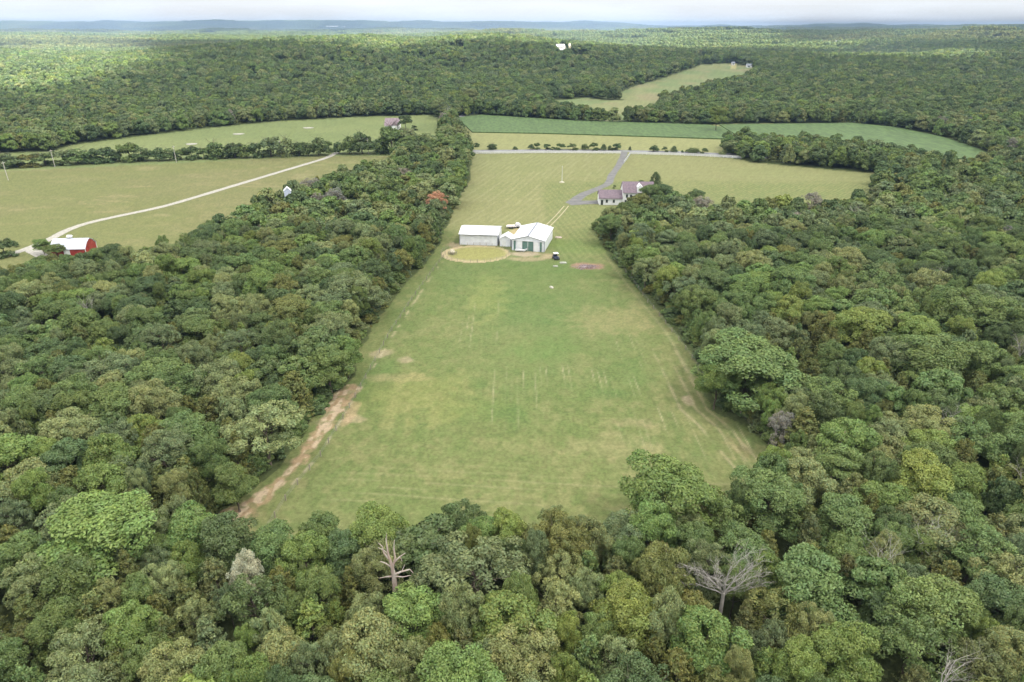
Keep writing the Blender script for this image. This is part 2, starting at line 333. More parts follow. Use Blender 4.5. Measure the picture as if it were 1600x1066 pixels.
gm = bpy.data.materials.new('ground_cover'); gm.use_nodes = True; n = gm.node_tree; b = n.nodes['Principled BSDF']
b.inputs['Roughness'].default_value = 1.0; b.inputs['Specular IOR Level'].default_value = 0.05
a = n.nodes.new('ShaderNodeAttribute'); a.attribute_name = 'gcol'
t = n.nodes.new('ShaderNodeTexCoord'); n1 = n.nodes.new('ShaderNodeTexNoise'); n1.inputs['Scale'].default_value = 1.7; n1.inputs['Detail'].default_value = 5; n1.inputs['Roughness'].default_value = .7
mr = n.nodes.new('ShaderNodeMapRange'); mr.inputs[1].default_value = .3; mr.inputs[2].default_value = .7; mr.inputs[3].default_value = .78; mr.inputs[4].default_value = 1.22
mm = n.nodes.new('ShaderNodeVectorMath'); mm.operation = 'SCALE'
n.links.new(t.outputs['Object'], n1.inputs['Vector']); n.links.new(n1.outputs['Fac'], mr.inputs[0]); n.links.new(a.outputs['Color'], mm.inputs[0]); n.links.new(mr.outputs[0], mm.inputs['Scale'])
n.links.new(mm.outputs[0], b.inputs['Base Color'])
bp = n.nodes.new('ShaderNodeBump'); bp.inputs['Strength'].default_value = .5; bp.inputs['Distance'].default_value = .15
n.links.new(n1.outputs['Fac'], bp.inputs['Height']); n.links.new(bp.outputs[0], b.inputs['Normal'])
me.materials.append(gm)
g_ = link('ground', me); tag(g_, kind='structure')

# roads and tracks
def ribbon(name, pts, widths, m, z=0.04, thick=False):
    pts = [np.array(p, float) for p in pts]
    # smooth by Catmull-Rom
    out = []; ws = []
    for i in range(len(pts) - 1):
        p0 = pts[max(i - 1, 0)]; p1 = pts[i]; p2 = pts[i + 1]; p3 = pts[min(i + 2, len(pts) - 1)]
        for k in range(8):
            t = k / 8; out.append(.5 * (2 * p1 + (p2 - p0) * t + (2 * p0 - 5 * p1 + 4 * p2 - p3) * t * t + (3 * p1 - p0 - 3 * p2 + p3) * t ** 3)); ws.append(widths[i] * (1 - t) + widths[i + 1] * t)
    out.append(pts[-1]); ws.append(widths[-1])
    vs = []; rg = random.Random(4)
    for i, p in enumerate(out):
        d = out[min(i + 1, len(out) - 1)] - out[max(i - 1, 0)]; d = d / (np.linalg.norm(d) + 1e-9); nn = np.array([-d[1], d[0]]); ww = ws[i] / 2 * (1 + rg.uniform(-.09, .09))
        vs += [(*(p + nn * ww), z), (*(p - nn * ww), z)]
    fs = [(2 * i, 2 * i + 1, 2 * i + 3, 2 * i + 2) for i in range(len(out) - 1)]
    me = bpy.data.meshes.new(name); me.from_pydata(vs, [], fs); me.update()
    return link(name, me, m)
GRAVEL = mat('pale_gravel', (.33, .315, .28), .95, 0, .25, 1.3, .4)
ASPH = mat('driveway_asphalt', (.14, .138, .136), .9, 0, .18, .35, .2)
ASPH2 = mat('road_asphalt', (.19, .19, .20), .9, 0, .15, .3, .2)
DIRT = mat('track_dirt', (.25, .225, .18), .95, 0, .3, .8, .3, col2=(.30, .27, .14))
tag(ribbon('road', PW([(700, 234), (738, 236), (850, 235.2), (970, 236.2), (1060, 238.2), (1160, 243), (1200, 247)]), [7, 7, 7, 7, 7, 7, 7], ASPH2, .05), kind='structure')
tag(ribbon('road', PW([(698, 206), (708, 194), (716, 186), (722, 179)]), [7, 7, 7, 7], ASPH2, .05), kind='structure')
tag(ribbon('driveway', PW([(976, 238), (968, 257), (956, 274), (950, 287), (931, 296), (910, 305), (893, 318)]), [4.2, 3.7, 3.6, 3.8, 4.2, 4.6, 6], ASPH, .045), kind='structure')
tag(ribbon('driveway', PW([(888, 318.5), (905, 317), (938, 316)]), [7, 7, 7], ASPH, .053), kind='structure')
_a, _b = P(885, 322), P(853, 356)
for s in (-.95, .95): tag(ribbon('dirt_track', [(_a[0] + s, _a[1]), ((_a[0] + _b[0]) / 2 + s + .3, (_a[1] + _b[1]) / 2), (_b[0] + s, _b[1])], [.55, .45, .55], DIRT, .04), kind='structure')
tag(ribbon('gravel_road', PW([(-60, 425), (0, 403), (27, 394), (47, 387), (77, 374.5), (105, 360), (135, 349.5), (175, 340), (250, 324), (300, 310), (350, 295), (400, 280), (440, 268), (487, 254), (512, 246), (527, 238)]), [3.3] * 16, GRAVEL, .05), kind='structure')
tag(ribbon('gravel_path', PW([(42, 388), (55, 394), (68, 402)]), [3.5, 4, 4], GRAVEL, .058), kind='structure')
# bean crop: a raised slab of foliage with row texture
BEAN = mat('bean_leaves', (.072, .118, .038), .9, 0, .30, .5, .6, (1, .25, 1))
for nm, poly in (('bean_crop', SOY1), ('bean_crop', SOY2)):
    m_ = MB(); n_ = len(poly); m_.add([(x, y, .02) for x, y in poly] + [(x, y, .75) for x, y in poly], [tuple(range(n_, 2 * n_))] + [(i, (i + 1) % n_, n_ + (i + 1) % n_, n_ + i) for i in range(n_)])
    o = m_.build(nm, BEAN); tag(o, kind='stuff')

# ------------------------------------------------------------------ trees
def cards(cen, nrm, size, shade, name, rg):
    n = len(cen); nrm = nrm / (np.linalg.norm(nrm, axis=1, keepdims=True) + 1e-9)
    r = rg.normal(size=(n, 3)); a = np.cross(nrm, r); a /= np.linalg.norm(a, axis=1, keepdims=True) + 1e-9; b = np.cross(nrm, a)
    s = size[:, None]; v = np.empty((n, 4, 3))
    for k, (p, q_) in enumerate([(-1, -.10), (.1, -.5), (1, .1), (-.05, .55)]):
        j = rg.uniform(.75, 1.25, (n, 1)); v[:, k] = cen + (a * p + b * q_) * s * j + nrm * s * rg.uniform(-.25, .25, (n, 1))
    me = bpy.data.meshes.new(name); np_mesh(me, v.reshape(-1, 3), np.arange(4 * n).reshape(n, 4))
    at = me.attributes.new('shade', 'FLOAT_COLOR', 'FACE'); at.data.foreach_set('color', np.concatenate([shade, np.ones((n, 1))], 1).astype(np.float32).ravel())
    me.materials.append(LEAF); return me
def fibdirs(n, rg, zmin=-1):
    z = rg.uniform(zmin, 1, n); t = rg.uniform(0, 2 * math.pi, n); s = np.sqrt(1 - z * z); return np.stack([s * np.cos(t), s * np.sin(t), z], 1)
def crown(name, seed, R=4.6, H=12.5, lobes=9, clumps=11, per=60, size=.26, cr=(.75, 1.15), low=3.2, gap=0.0, conic=0.0, tip=.18, lv0=-.55):
    rg = np.random.default_rng(seed); C_ = []; N_ = []; S_ = []; Z_ = []
    zc = (H + low) / 2; rz = (H - low) / 2
    L = [(np.array([rg.normal() * .3, rg.normal() * .3, zc + rz * .36]), R * .52)]
    for i in range(lobes):
        t = 2 * math.pi * (i + rg.uniform(-.3, .3)) / lobes * (1 if i % 2 else 1) + (i % 2) * .3
        lv = rg.uniform(lv0, .42); rad = R * (.60 - .25 * max(lv, 0)) * rg.uniform(.82, 1.12) * (1 - conic * (lv + .5) * .6)
        L.append((np.array([rad * math.cos(t), rad * math.sin(t), zc + rz * lv]), R * rg.uniform(.30, .46)))
    for c, r in L:
        d = fibdirs(clumps + (5 if r > R * .5 else 0), rg, -.45)
        for k in range(len(d)):
            if rg.random() < gap: continue
            q_ = c + d[k] * np.array([1, 1, .85]) * r * rg.uniform(.75, 1.05); q_[2] = max(q_[2], low * .8)
            rr = rg.uniform(*cr) * R / 4.6; m = int(per * (rr / 1.0) ** 2) + 6
            dd = fibdirs(m, rg, -.8); out = (q_ - np.array([0, 0, zc - rz * .5])); out /= np.linalg.norm(out) + 1e-9
            dd = dd + out * .55; dd /= np.linalg.norm(dd, axis=1, keepdims=True)
            pc = q_ + dd * rr * rg.uniform(.70, 1.06, (m, 1)) * np.array([1, 1, .85])
            C_.append(pc); N_.append(dd + rg.normal(size=(m, 3)) * .6 + np.array([0, 0, .3]))
            S_.append(size * rg.uniform(.6, 1.35, m))
            base = rg.uniform(.86, 1.14); v = base * rg.uniform(.80, 1.20, (m, 1)); hue = rg.uniform(-tip, tip, (m, 1)) * .5 + rg.uniform(-.06, .06)
            Z_.append(np.concatenate([v * (1 + hue), v, v * (1 - hue * .8)], 1))
    return cards(np.concatenate(C_), np.concatenate(N_), np.concatenate(S_), np.concatenate(Z_), name, rg)
def cedar(name, seed, H=9.5, R=2.7, n=11000, size=.135, sharp=.8, low=.8):
    rg = np.random.default_rng(seed); nb = int(n / 46); C_ = []; N_ = []; S_ = []; Z_ = []
    for i in range(nb):
        h = rg.uniform(0, 1) ** 1.25; t = rg.uniform(0, 2 * math.pi); rad = R * (1 - h) ** sharp * (1 + .16 * math.sin(3 * t + seed) + .12 * math.sin(7 * t + h * 9)) * rg.uniform(.82, 1.1)
        z0 = low + (H - low) * h; d = np.array([math.cos(t), math.sin(t), rg.uniform(.35, .9)]); d /= np.linalg.norm(d); L = .5 + rad * .42; m = 46
        k = rg.uniform(0, 1, (m, 1)); base = np.array([math.cos(t) * rad * .62, math.sin(t) * rad * .62, z0])
        C_.append(base + d * L * k + rg.normal(size=(m, 3)) * .17 * (1.35 - k)); N_.append(d + rg.normal(size=(m, 3)) * .65 + np.array([0, 0, .3])); S_.append(size * rg.uniform(.6, 1.3, m))
        v = rg.uniform(.88, 1.12) * rg.uniform(.7, 1.3, (m, 1)); hue = rg.uniform(-.16, .07) + rg.uniform(-.07, .07, (m, 1)); Z_.append(np.concatenate([v * (1 + hue), v, v * (1 - hue)], 1))
    return cards(np.concatenate(C_), np.concatenate(N_), np.concatenate(S_), np.concatenate(Z_), name, rg)
def patch(name, seed, W=75, sp=8.2):
    rg = np.random.default_rng(seed); C_ = []; N_ = []; S_ = []; Z_ = []; g = int(W / sp) + 1
    for i in range(g):
        for j in range(g):
            x = (i + rg.uniform(.1, .9)) * sp - W / 2; y = (j + rg.uniform(.1, .9)) * sp - W / 2; R = rg.uniform(3.8, 6.2); H = rg.uniform(9, 17); m = 80
            d = fibdirs(m, rg, -.15); C_.append(np.array([x, y, H - R * .9]) + d * np.array([R, R, R * .9]) * rg.uniform(.8, 1.1, (m, 1))); N_.append(d + rg.normal(size=(m, 3)) * .35)
            S_.append(rg.uniform(.9, 1.8, m)); v = rg.uniform(.8, 1.22) * rg.uniform(.88, 1.12, (m, 1)); hue = rg.uniform(-.10, .14); Z_.append(np.concatenate([v * (1 + hue), v, v * (1 - hue)], 1))
    return cards(np.concatenate(C_), np.concatenate(N_), np.concatenate(S_), np.concatenate(Z_), name, rg)
HI = [crown('crown', 1, lobes=10, clumps=12, per=176, cr=(.8, 1.2), size=0.150), crown('crown', 2, lobes=8, clumps=13, per=182, cr=(.8, 1.25), H=13.2, size=0.156), crown('crown', 3, lobes=11, clumps=11, per=187, cr=(.7, 1.05), H=12, size=0.137),
      crown('crown', 4, lobes=9, clumps=12, per=169, cr=(.6, .95), gap=.1, size=0.143), crown('crown', 5, lobes=7, clumps=14, per=176, cr=(.8, 1.2), H=13.5, conic=.5, size=0.154), crown('crown', 6, lobes=12, clumps=10, per=182, cr=(.7, 1.1), H=11.6, low=2.4),
      crown('crown', 7, lobes=9, clumps=12, per=121, cr=(.6, 1.0), gap=.18, size=0.150, H=13), crown('crown', 8, lobes=10, clumps=12, per=200, cr=(.9, 1.3), size=0.162, tip=.3), crown('crown', 9, lobes=13, clumps=12, per=152, cr=(.6, .9), size=0.132, low=1.6)]
SHR = [crown('crown', 61 + k, lobes=10, clumps=9, per=40, size=.34, cr=(.8, 1.2), low=.1, lv0=-.95, H=[9, 8, 10][k], R=4.3) for k in range(3)]
HIH = [12.5, 13.2, 12, 12.5, 13.5, 11.6, 13, 12.5, 12.5]
CED = [cedar('crown', 11), cedar('crown', 12, H=8.6, R=2.9, sharp=.62), cedar('crown', 13, H=10.2, R=2.5, sharp=.9), cedar('crown', 14, H=8, R=2.8, sharp=.55)]
MID = [crown('canopy', 21 + k, lobes=10, clumps=9, per=40, size=.42, cr=(.95, 1.4), low=.6, lv0=-.75, H=[12.5, 13.2, 12, 13][k], conic=[0, .4, 0, .2][k]) for k in range(4)]
MCED = [cedar('canopy', 31, n=1500, size=.38), cedar('canopy', 32, n=1500, size=.38, H=8.6, R=2.9, sharp=.6)]
LOW = [crown('canopy', 41 + k, lobes=8, clumps=6, per=16, size=.80, cr=(1.2, 1.8), low=.4, lv0=-.8, H=13) for k in range(3)]
PAT = [patch('canopy', 51 + k) for k in range(3)]
def trunk_mesh(seed, H=12.5, R=4.6, r0=.24, low=.32):
    rg = random.Random(seed); m = MB(); p = np.array([0, 0, -.2]); top = H * .72; n = 6; pts = [p]
    for i in range(1, n + 1): pts.append(np.array([rg.uniform(-.2, .2) * i / 2, rg.uniform(-.2, .2) * i / 2, top * i / n]))
    for i in range(n): m.tube(pts[i], pts[i + 1], r0 * (1 - .75 * i / n), r0 * (1 - .75 * (i + 1) / n), 7)
    for k in range(9):
        t = rg.uniform(low, .95); i = min(int(t * n), n - 1); a = pts[i] * (1 - (t * n - i)) + pts[i + 1] * (t * n - i); ang = k * 2.4 + rg.uniform(-.4, .4); L = R * rg.uniform(.5, .8)
        b_ = a + np.array([math.cos(ang) * L * .55, math.sin(ang) * L * .55, L * .4]); c_ = b_ + np.array([math.cos(ang + .3) * L * .45, math.sin(ang + .3) * L * .45, L * .35]); r = r0 * .45 * (1 - t * .5)
        m.tube(a, b_, r, r * .6, 5); m.tube(b_, c_, r * .6, r * .2, 5); d_ = b_ + np.array([math.cos(ang - .7) * L * .35, math.sin(ang - .7) * L * .35, L * .4]); m.tube(b_, d_, r * .5, r * .15, 4)
    me = m.mesh('trunk'); me.materials.append(BARK); return me
TRK = [trunk_mesh(k) for k in range(3)]; CTRK = trunk_mesh(9, H=9, R=1.6, r0=.16, low=.1)

TINT = {'B': (.128, .186, .048), 'M': (.106, .152, .046), 'D': (.080, .118, .042), 'S': (.172, .200, .078), 'Y': (.152, .194, .046), 'O': (.126, .136, .038), 'G': (.120, .154, .066),
        'P': (.32, .34, .25), 'R': (.36, .20, .12), 'U': (.122, .130, .046), 'K': (.20, .185, .15)}
CW = {'B': 'bright green', 'M': 'mid green', 'D': 'dark green', 'S': 'pale sage green', 'Y': 'yellow green', 'O': 'olive green', 'G': 'bluish grey-green', 'P': 'silvery pale', 'R': 'rust brown dying', 'U': 'brownish olive', 'K': 'thin grey-brown'}
EXPL = [(155, 838, 168, 'B'), (17, 810, 70, 'G'), (57, 903, 90, 'S'), (282, 803, 55, 'G'), (247, 886, 62, 'G'), (293, 879, 55, 'B'), (387, 913, 58, 'P'), (357, 940, 42, 'G'), (440, 930, 70, 'Oc'), (502, 923, 55, 'Uc'), (172, 934, 60, 'S'),
    (199, 892, 60, 'Gc'), (151, 968, 85, 'Oc'), (51, 972, 70, 'Oc'), (134, 1016, 100, 'S'), (296, 947, 65, 'Oc'), (251, 968, 55, 'Oc'), (265, 1002, 68, 'Oc'), (330, 1006, 78, 'Gc'), (392, 1006, 40, 'B'), (437, 1023, 90, 'S'), (275, 1050, 90, 'S'),
    (350, 1047, 80, 'M'), (488, 982, 75, 'Yc'), (522, 1023, 68, 'S'), (192, 741, 65, 'G'), (254, 762, 50, 'Oc'), (292, 751, 72, 'Oc'), (364, 748, 60, 'M'), (426, 858, 80, 'M'), (505, 838, 84, 'M'), (594, 834, 90, 'B'), (530, 865, 70, 'D'),
    (741, 895, 155, 'G'), (722, 812, 70, 'D'), (790, 832, 68, 'Y'), (868, 820, 55, 'S'), (875, 895, 75, 'S'), (800, 973, 120, 'Y'), (650, 965, 105, 'B'), (575, 1010, 110, 'S'), (642, 1038, 70, 'S'), (722, 1020, 60, 'Uc'), (816, 1026, 110, 'S'),
    (885, 995, 52, 'Y'), (885, 1055, 60, 'Y'), (618, 935, 46, 'Y'), (548, 922, 52, 'Oc'), (527, 975, 46, 'Yc'), (1050, 768, 152, 'B'), (972, 833, 85, 'G'), (1082, 850, 66, 'M'), (1029, 887, 66, 'Oc'), (916, 925, 60, 'S'), (978, 962, 98, 'Y'),
    (962, 909, 56, 'Uc'), (1104, 995, 110, 'B'), (1163, 976, 58, 'Uc'), (1141, 1030, 66, 'Gc'), (1190, 1050, 58, 'Yc'), (1105, 943, 70, 'Oc'), (1246, 1043, 80, 'Y'), (967, 1035, 78, 'S'), (1023, 1037, 58, 'Oc'), (1201, 779, 112, 'M'), (1318, 731, 84, 'M'),
    (1328, 813, 110, 'M'), (1394, 851, 60, 'M'), (1438, 752, 110, 'Y'), (1456, 820, 98, 'S'), (1548, 841, 74, 'Uc'), (1483, 947, 70, 'Uc'), (1270, 913, 150, 'M'), (1370, 913, 90, 'M'), (1431, 913, 64, 'G'), (1428, 1002, 118, 'M'), (1318, 1026, 110, 'B'),
    (1531, 1043, 80, 'U'), (1538, 999, 50, 'Y'), (1566, 940, 110, 'D'), (1172, 570, 160, 'M'), (1122, 592, 62, 'B'), (1291, 620, 90, 'M'), (1253, 678, 88, 'Oc'), (1370, 606, 60, 'G'), (1236, 486, 60, 'Y'), (1280, 486, 60, 'B'), (1346, 510, 88, 'Y'),
    (1462, 555, 128, 'M'), (1394, 555, 74, 'G'), (1366, 445, 80, 'M'), (1531, 486, 118, 'M'), (1452, 702, 80, 'Y'), (1335, 656, 54, 'Oc'), (124, 503, 55, 'B'), (168, 586, 98, 'G'), (247, 592, 84, 'M'), (371, 620, 80, 'S'), (412, 668, 108, 'S'),
    (459, 615, 60, 'Oc'), (512, 568, 74, 'M'), (227, 672, 58, 'Y'), (296, 672, 90, 'M'), (113, 675, 88, 'S'), (179, 637, 88, 'M'), (488, 465, 58, 'S'), (553, 448, 96, 'G'), (540, 548, 48, 'B'), (96, 630, 50, 'Oc'), (182, 688, 60, 'G'), (247, 702, 68, 'Oc'),
    (684, 312, 34, 'R'), (1045, 437, 50, 'Y'), (1010, 420, 42, 'S'), (645, 385, 40, 'M'), (990, 400, 44, 'M'), (955, 350, 46, 'M'), (1090, 470, 60, 'M'), (1130, 530, 60, 'G'), (497, 314, 26, 'K'), (435, 330, 22, 'K'), (412, 362, 22, 'K'), (700, 290, 46, 'M'), (712, 262, 40, 'M'), (700, 222, 46, 'M'), (668, 262, 40, 'D'),
    (1225, 668, 48, 'K'), (1090, 310, 40, 'D'), (700, 205, 34, 'S'), (665, 215, 36, 'S'), (640, 222, 30, 'M'), (1000, 318, 44, 'O'), (980, 330, 44, 'M'), (1018, 304, 40, 'M'), (958, 338, 40, 'S'), (1040, 300, 40, 'D'),
    (62, 414, 34, 'M'), (84, 412, 32, 'O'), (108, 411, 30, 'M'), (130, 410, 30, 'D'), (1132, 966, 58, 'Oc'), (152, 404, 30, 'M'), (175, 398, 34, 'D')]
rg = np.random.default_rng(7)
T = []      # x, y, R, H, colour key, cedar?, explicit?
for (u, v, wpx, k) in EXPL:
    c = k.endswith('c'); k = k[0]
    z = 5.0 if c else 8.0
    for _ in range(3):
        x, y = P(u, v, z); dep = proj(x, y, z)[2]; R = wpx / 2 * dep / F * .96
        H = (8.5 + (R - 2.5) * 1.0) if c else min(14, 7.6 + R * .85)
        z = H * (.56 if c else .64)
    if k == 'P': H += 1.8
    if y > 180: H = min(H, 12)
    T.append((x, y, R, H, k, c, True))
def clear(x, y, r):
    m = np.ones(np.shape(x), bool)
    for dx, dy in ((0, 0), (r, 0), (-r, 0), (0, r), (0, -r), (.7 * r, .7 * r), (-.7 * r, .7 * r), (.7 * r, -.7 * r), (-.7 * r, -.7 * r)):
        m &= ~in_any(x + dx, y + dy, OPENS)
    return m
cell = {}
def key(x, y): return (int(x // 7), int(y // 7))
def ok(x, y, R):
    i, j = key(x, y)
    for a in range(i - 2, i + 3):
        for b_ in range(j - 2, j + 3):
            for (xx, yy, rr) in cell.get((a, b_), ()):
                if (x - xx) ** 2 + (y - yy) ** 2 < (.61 * (R + rr)) ** 2: return False
    return True
def reg(x, y, R): cell.setdefault(key(x, y), []).append((x, y, R))
SNAGS = [P(614, 893, 8.2), P(1130, 930, 6.0)]; SHED_XY = P(449.5, 303, 9.5)
T = [t_ for t_ in T if min(math.hypot(t_[0] - a, (t_[1] - b_) * .7) for a, b_ in SNAGS) > 2.0]
for a, b_ in SNAGS: reg(a, b_, 1.8)
reg(SNAGS[0][0], SNAGS[0][1] - 3, 1.8)
T = [t_ for t_ in T if math.hypot(t_[0] - SHED_XY[0], t_[1] - SHED_XY[1]) > 4]
reg(SHED_XY[0], SHED_XY[1], 2.2)
for t_ in T: reg(t_[0], t_[1], t_[2] * (1.0 if t_[6] else 1))
def pick(x, y, u, v):
    """kind of tree from where it grows"""
    n_ = float(fbm(x / 45, y / 45, 201)); r = rg.random()
    pc = .06 + .22 * (y < 95) + .55 * math.exp(-((x - 76) / 26) ** 2 - ((y - 137) / 20) ** 2) + .25 * (n_ > .62) + .14 * (y < 120 and x < -30)
    if r < pc: return rg.choice(list('OOOOMGYUO')), True
    wts = dict(M=3.2, D=1.6, S=1.5, G=1.3, B=1.2, Y=.2, O=.4)
    if x < 20: wts['S'] *= 1.5; wts['O'] *= 1.6
    else: wts['D'] *= 1.5; wts['S'] *= .7
    if n_ > .55: wts['D'] *= 1.8
    if n_ < .42: wts['S'] *= 1.7; wts['B'] *= 1.4
    if y > 200: wts['K'] = .12
    ks = list(wts); p = np.array([wts[k] for k in ks]); return ks[rg.choice(len(ks), p=p / p.sum())], False
# near woods, out to 640 m: dart throwing, big crowns first
for rad, tries in ((5.0, 5500), (4.2, 15000), (3.5, 28000), (2.7, 28000), (2.1, 11000)):
    yy = 22 + 618 * rg.random(tries) ** .8 if rad > 3 else 22 + 230 * rg.random(tries); xx = (rg.random(tries) * 2 - 1) * (yy * .86 + 42)
    m = clear(xx, yy, rad * .68)
    for x, y in zip(xx[m], yy[m]):
        if y < 30 and abs(x) < 0: continue
        R = rad * rg.uniform(.85, 1.15)
        if not ok(x, y, R): continue
        reg(x, y, R); k, c = pick(x, y, 0, 0)
        H = rg.uniform(9.5, 13.2) * (.8 + .2 * R / 4.6)
        if c: R = min(R, rg.uniform(2.3, 3.4)); H = rg.uniform(6.8, 10)
        T.append((x, y, R, H, k, c, False))
BARNP = PW([(60, 380), (160, 376), (160, 404), (60, 404)])
def px(t_):
    x, y, R, H = t_[:4]; z = H * .62 + float(hf(x, y)); u, v, c = proj(x, y, z); return u, v, R * 2 * F / c
def lab_dist(t_):
    u, v, wd = px(t_); infr = (-wd * .3 < u < 1600 + wd * .3) and (v < 1066 + wd * .3)
    return wd if infr else 0
def choose(c, nmax):
    L = sorted([t_ for t_ in T if t_[5] == c and t_[4] not in 'RK' and lab_dist(t_) > 0], key=lambda t_: -lab_dist(t_) - (1000 if t_[6] else 0))
    return L[:nmax]
THINGS = choose(False, 272) + choose(True, 130) + [t_ for t_ in T if t_[4] in 'RK' and lab_dist(t_) > 14][:16]
sel = set(id(t_) for t_ in THINGS); REST = [t_ for t_ in T if id(t_) not in sel]
# ---- labels: landmark + direction + rank, worked out in the picture plane
LM = [('the bleached dead snag', 612, 878), ('the silver dead tree', 1135, 890), ('the red earth corner', 365, 815), ('the huge lower-left oak', 155, 838), ('the big field-edge oak', 1050, 768),
      ('the round field-side oak', 1172, 570), ('the leafless right-wood tree', 1478, 655), ('the red barn', 125, 390), ('the white house', 955, 310), ('the rust brown dying tree', 684, 312),
      ('the white sheds', 765, 370), ('the brush pile', 916, 416), ('the red track end', 545, 610), ('the large bluish oak', 741, 895), ('the splintered stub', 1312, 685), ('the leaning bare limb', 1580, 740),
      ('the hidden white shed', 450, 296), ('the left border', 10, 560), ('the lower left corner', 10, 1060), ('the lower right corner', 1590, 1060), ('the lower border middle', 800, 1060), ('the mauve-roofed farmhouse', 612, 196),
      ('the right border', 1590, 480), ('the silvery tree', 387, 913)]
ORD = ['nearest', 'second nearest', 'third nearest', 'fourth nearest', 'fifth nearest', 'sixth nearest', 'seventh nearest', 'eighth nearest', 'ninth nearest', 'tenth nearest', 'eleventh nearest', 'twelfth nearest']
def describe(L):
    cnt = {}; out = {}
    info = []
    for t_ in L:
        u, v, wd = px(t_)
        d, nm, lu, lv = min((math.hypot(u - a, (v - b_) * 1.2), nm, a, b_) for nm, a, b_ in LM if math.hypot(u - a, v - b_) > 12)
        du, dv = u - lu, v - lv
        di = ('left of' if du < 0 else 'right of') if abs(du) > 2.2 * abs(dv) else (('beyond' if dv < 0 else 'in front of') if abs(dv) > 2.2 * abs(du) else (('up and ' if dv < 0 else 'down and ') + ('left of' if du < 0 else 'right of')))
        if nm.startswith('the lower') or nm.startswith('the lower border') or nm.endswith('border'): di = {'left of': 'left of', 'right of': 'right of', 'beyond': 'above', 'in front of': 'below'}.get(di, di)
        info.append((d, t_, CW[t_[4]], 'cedar' if t_[5] else 'tree', nm, di))
    for d, t_, cw, kd, nm, di in sorted(info, key=lambda i: i[0]):
        k = (cw, kd, nm, di); i = cnt.get(k, 0); cnt[k] = i + 1
        o_ = ORD[i] + ' ' if i or sum(1 for q_ in info if (q_[2], q_[3], q_[4], q_[5]) == k) > 1 else ''
        out[id(t_)] = f'{o_}{cw} {"cedar with pointed crown" if kd == "cedar" else "broadleaf tree"} {di} {nm}'.replace('cedar with pointed crown', 'cedar')
    return out
NAMED = {(155, 838): 'huge bright green spreading oak standing alone above darker cedars', (1050, 768): 'big bright green oak jutting into the near end of the mown field', (1172, 570): 'broad round oak bulging out over the right edge of the field',
    (741, 895): 'large bluish grey-green oak just right of the bleached dead snag', (387, 913): 'small silvery pale tree among olive cedars near the red earth corner', (684, 312): 'rust brown dying tree on the edge of the left wood'}
LABS = describe(THINGS)
for t_ in THINGS:
    if t_[6]:
        u, v, wd = px(t_)
        for (a, b_), s in NAMED.items():
            if math.hypot(u - a, v - b_) < 14: LABS[id(t_)] = s
def variant(t_):
    x, y, R, H, k, c, e = t_
    h = int(abs(x * 7.3 + y * 3.1))
    if k == 'B' or k == 'Y': return [7, 0, 1][h % 3]
    if k in 'SP': return [3, 2, 7][h % 3]
    if k == 'G': return [8, 2, 3][h % 3]
    if k in 'KR': return 6
    return [0, 1, 2, 4, 5, 3][h % 6]
def tint_of(k, x, y, e=False):
    c = np.array(TINT[k]); r = np.random.default_rng(int(abs(x * 991 + y * 577)) % 99991)
    j = r.uniform(.90, 1.10) if e else r.uniform(.85, 1.15); hue = r.uniform(-.07, .07)
    return tuple(float(a) for a in c * j * 1.16 * np.array([1 + hue, 1, 1 - hue]))
for t_ in THINGS:
    x, y, R, H, k, c, e = t_; z = float(hf(x, y)); h = abs(math.sin(x * 12.9 + y * 78.2))
    if c: src = CED[int(h * 1000) % 4]; hh = [9.5, 8.6, 10.2, 8][int(h * 1000) % 4]; r0 = 2.8; tr = CTRK
    else: i = variant(t_); src = HI[i]; hh = HIH[i]; r0 = 4.3 if e else 4.7; tr = TRK[i % 3]
    b_ = empty('cedar_tree' if c else 'broadleaf_tree', (x, y, z), h * 6.28, LABS[id(t_)], 'tree', 'cedar trees in the woods' if c else 'broadleaf trees of the woods')
    b_.scale = (R / r0, R / r0 * (1 + .12 * math.sin(x)), H / hh)
    o = link('crown', src, None, b_); o['tint'] = tint_of(k, x, y, e)
    o = link('trunk', tr, None, b_)

# the rest of the woods as one mass: points that carry a tree each
pts, idx_, scl, rot, tin = [], [], [], [], []
protos = []
def addp(x, y, z, i, sx, sz, r, t_): pts.append((x, y, z)); idx_.append(i); scl.append((sx, sx, sz)); rot.append((0, 0, r)); tin.append((*t_, 1))
ALLP = HI[:6] + CED[:2] + MID + MCED + LOW + PAT
iH, iC, iM, iMC, iL, iP = 0, 6, 8, 12, 14, 17
for t_ in REST:
    x, y, R, H, k, c, e = t_; near = y < 230; q_ = int(rg.integers(0, 1000))
    if c: i = (iC if near else iMC) + q_ % 2; hh, r0 = 9, 2.8
    else: i = iH + q_ % 6 if near else iM + q_ % 4; hh, r0 = 12.6, 4.75
    addp(x, y, float(hf(x, y)), i, R / r0, H / hh, rg.uniform(0, 6.28), tint_of(k, x, y))
# understorey at the wood edges: low leafy bushes
for poly in (OPEN_A, OPEN_B):
    for i in range(len(poly)):
        a, b_ = np.array(poly[i]), np.array(poly[(i + 1) % len(poly)]); L = np.linalg.norm(b_ - a); d = (b_ - a) / (L + 1e-9)
        if a[1] > 330 and poly is OPEN_A: continue
        nn = np.array([d[1], -d[0]])
        if inside(*(a + b_) / 2 + nn * 1.5, poly): nn = -nn
        for s in np.arange(0, L, 2.3):
            p = a + d * s + nn * rg.uniform(1.2, 4.5)
            if in_any(p[0], p[1], OPENS): continue
            R = rg.uniform(1.4, 2.4); addp(p[0], p[1], -.5, iM + int(rg.integers(0, 4)), R / 4.6, rg.uniform(2.2, 4.2) / 12.5, rg.uniform(0, 6.28), tint_of(rg.choice(list('MDMOG')), *p))
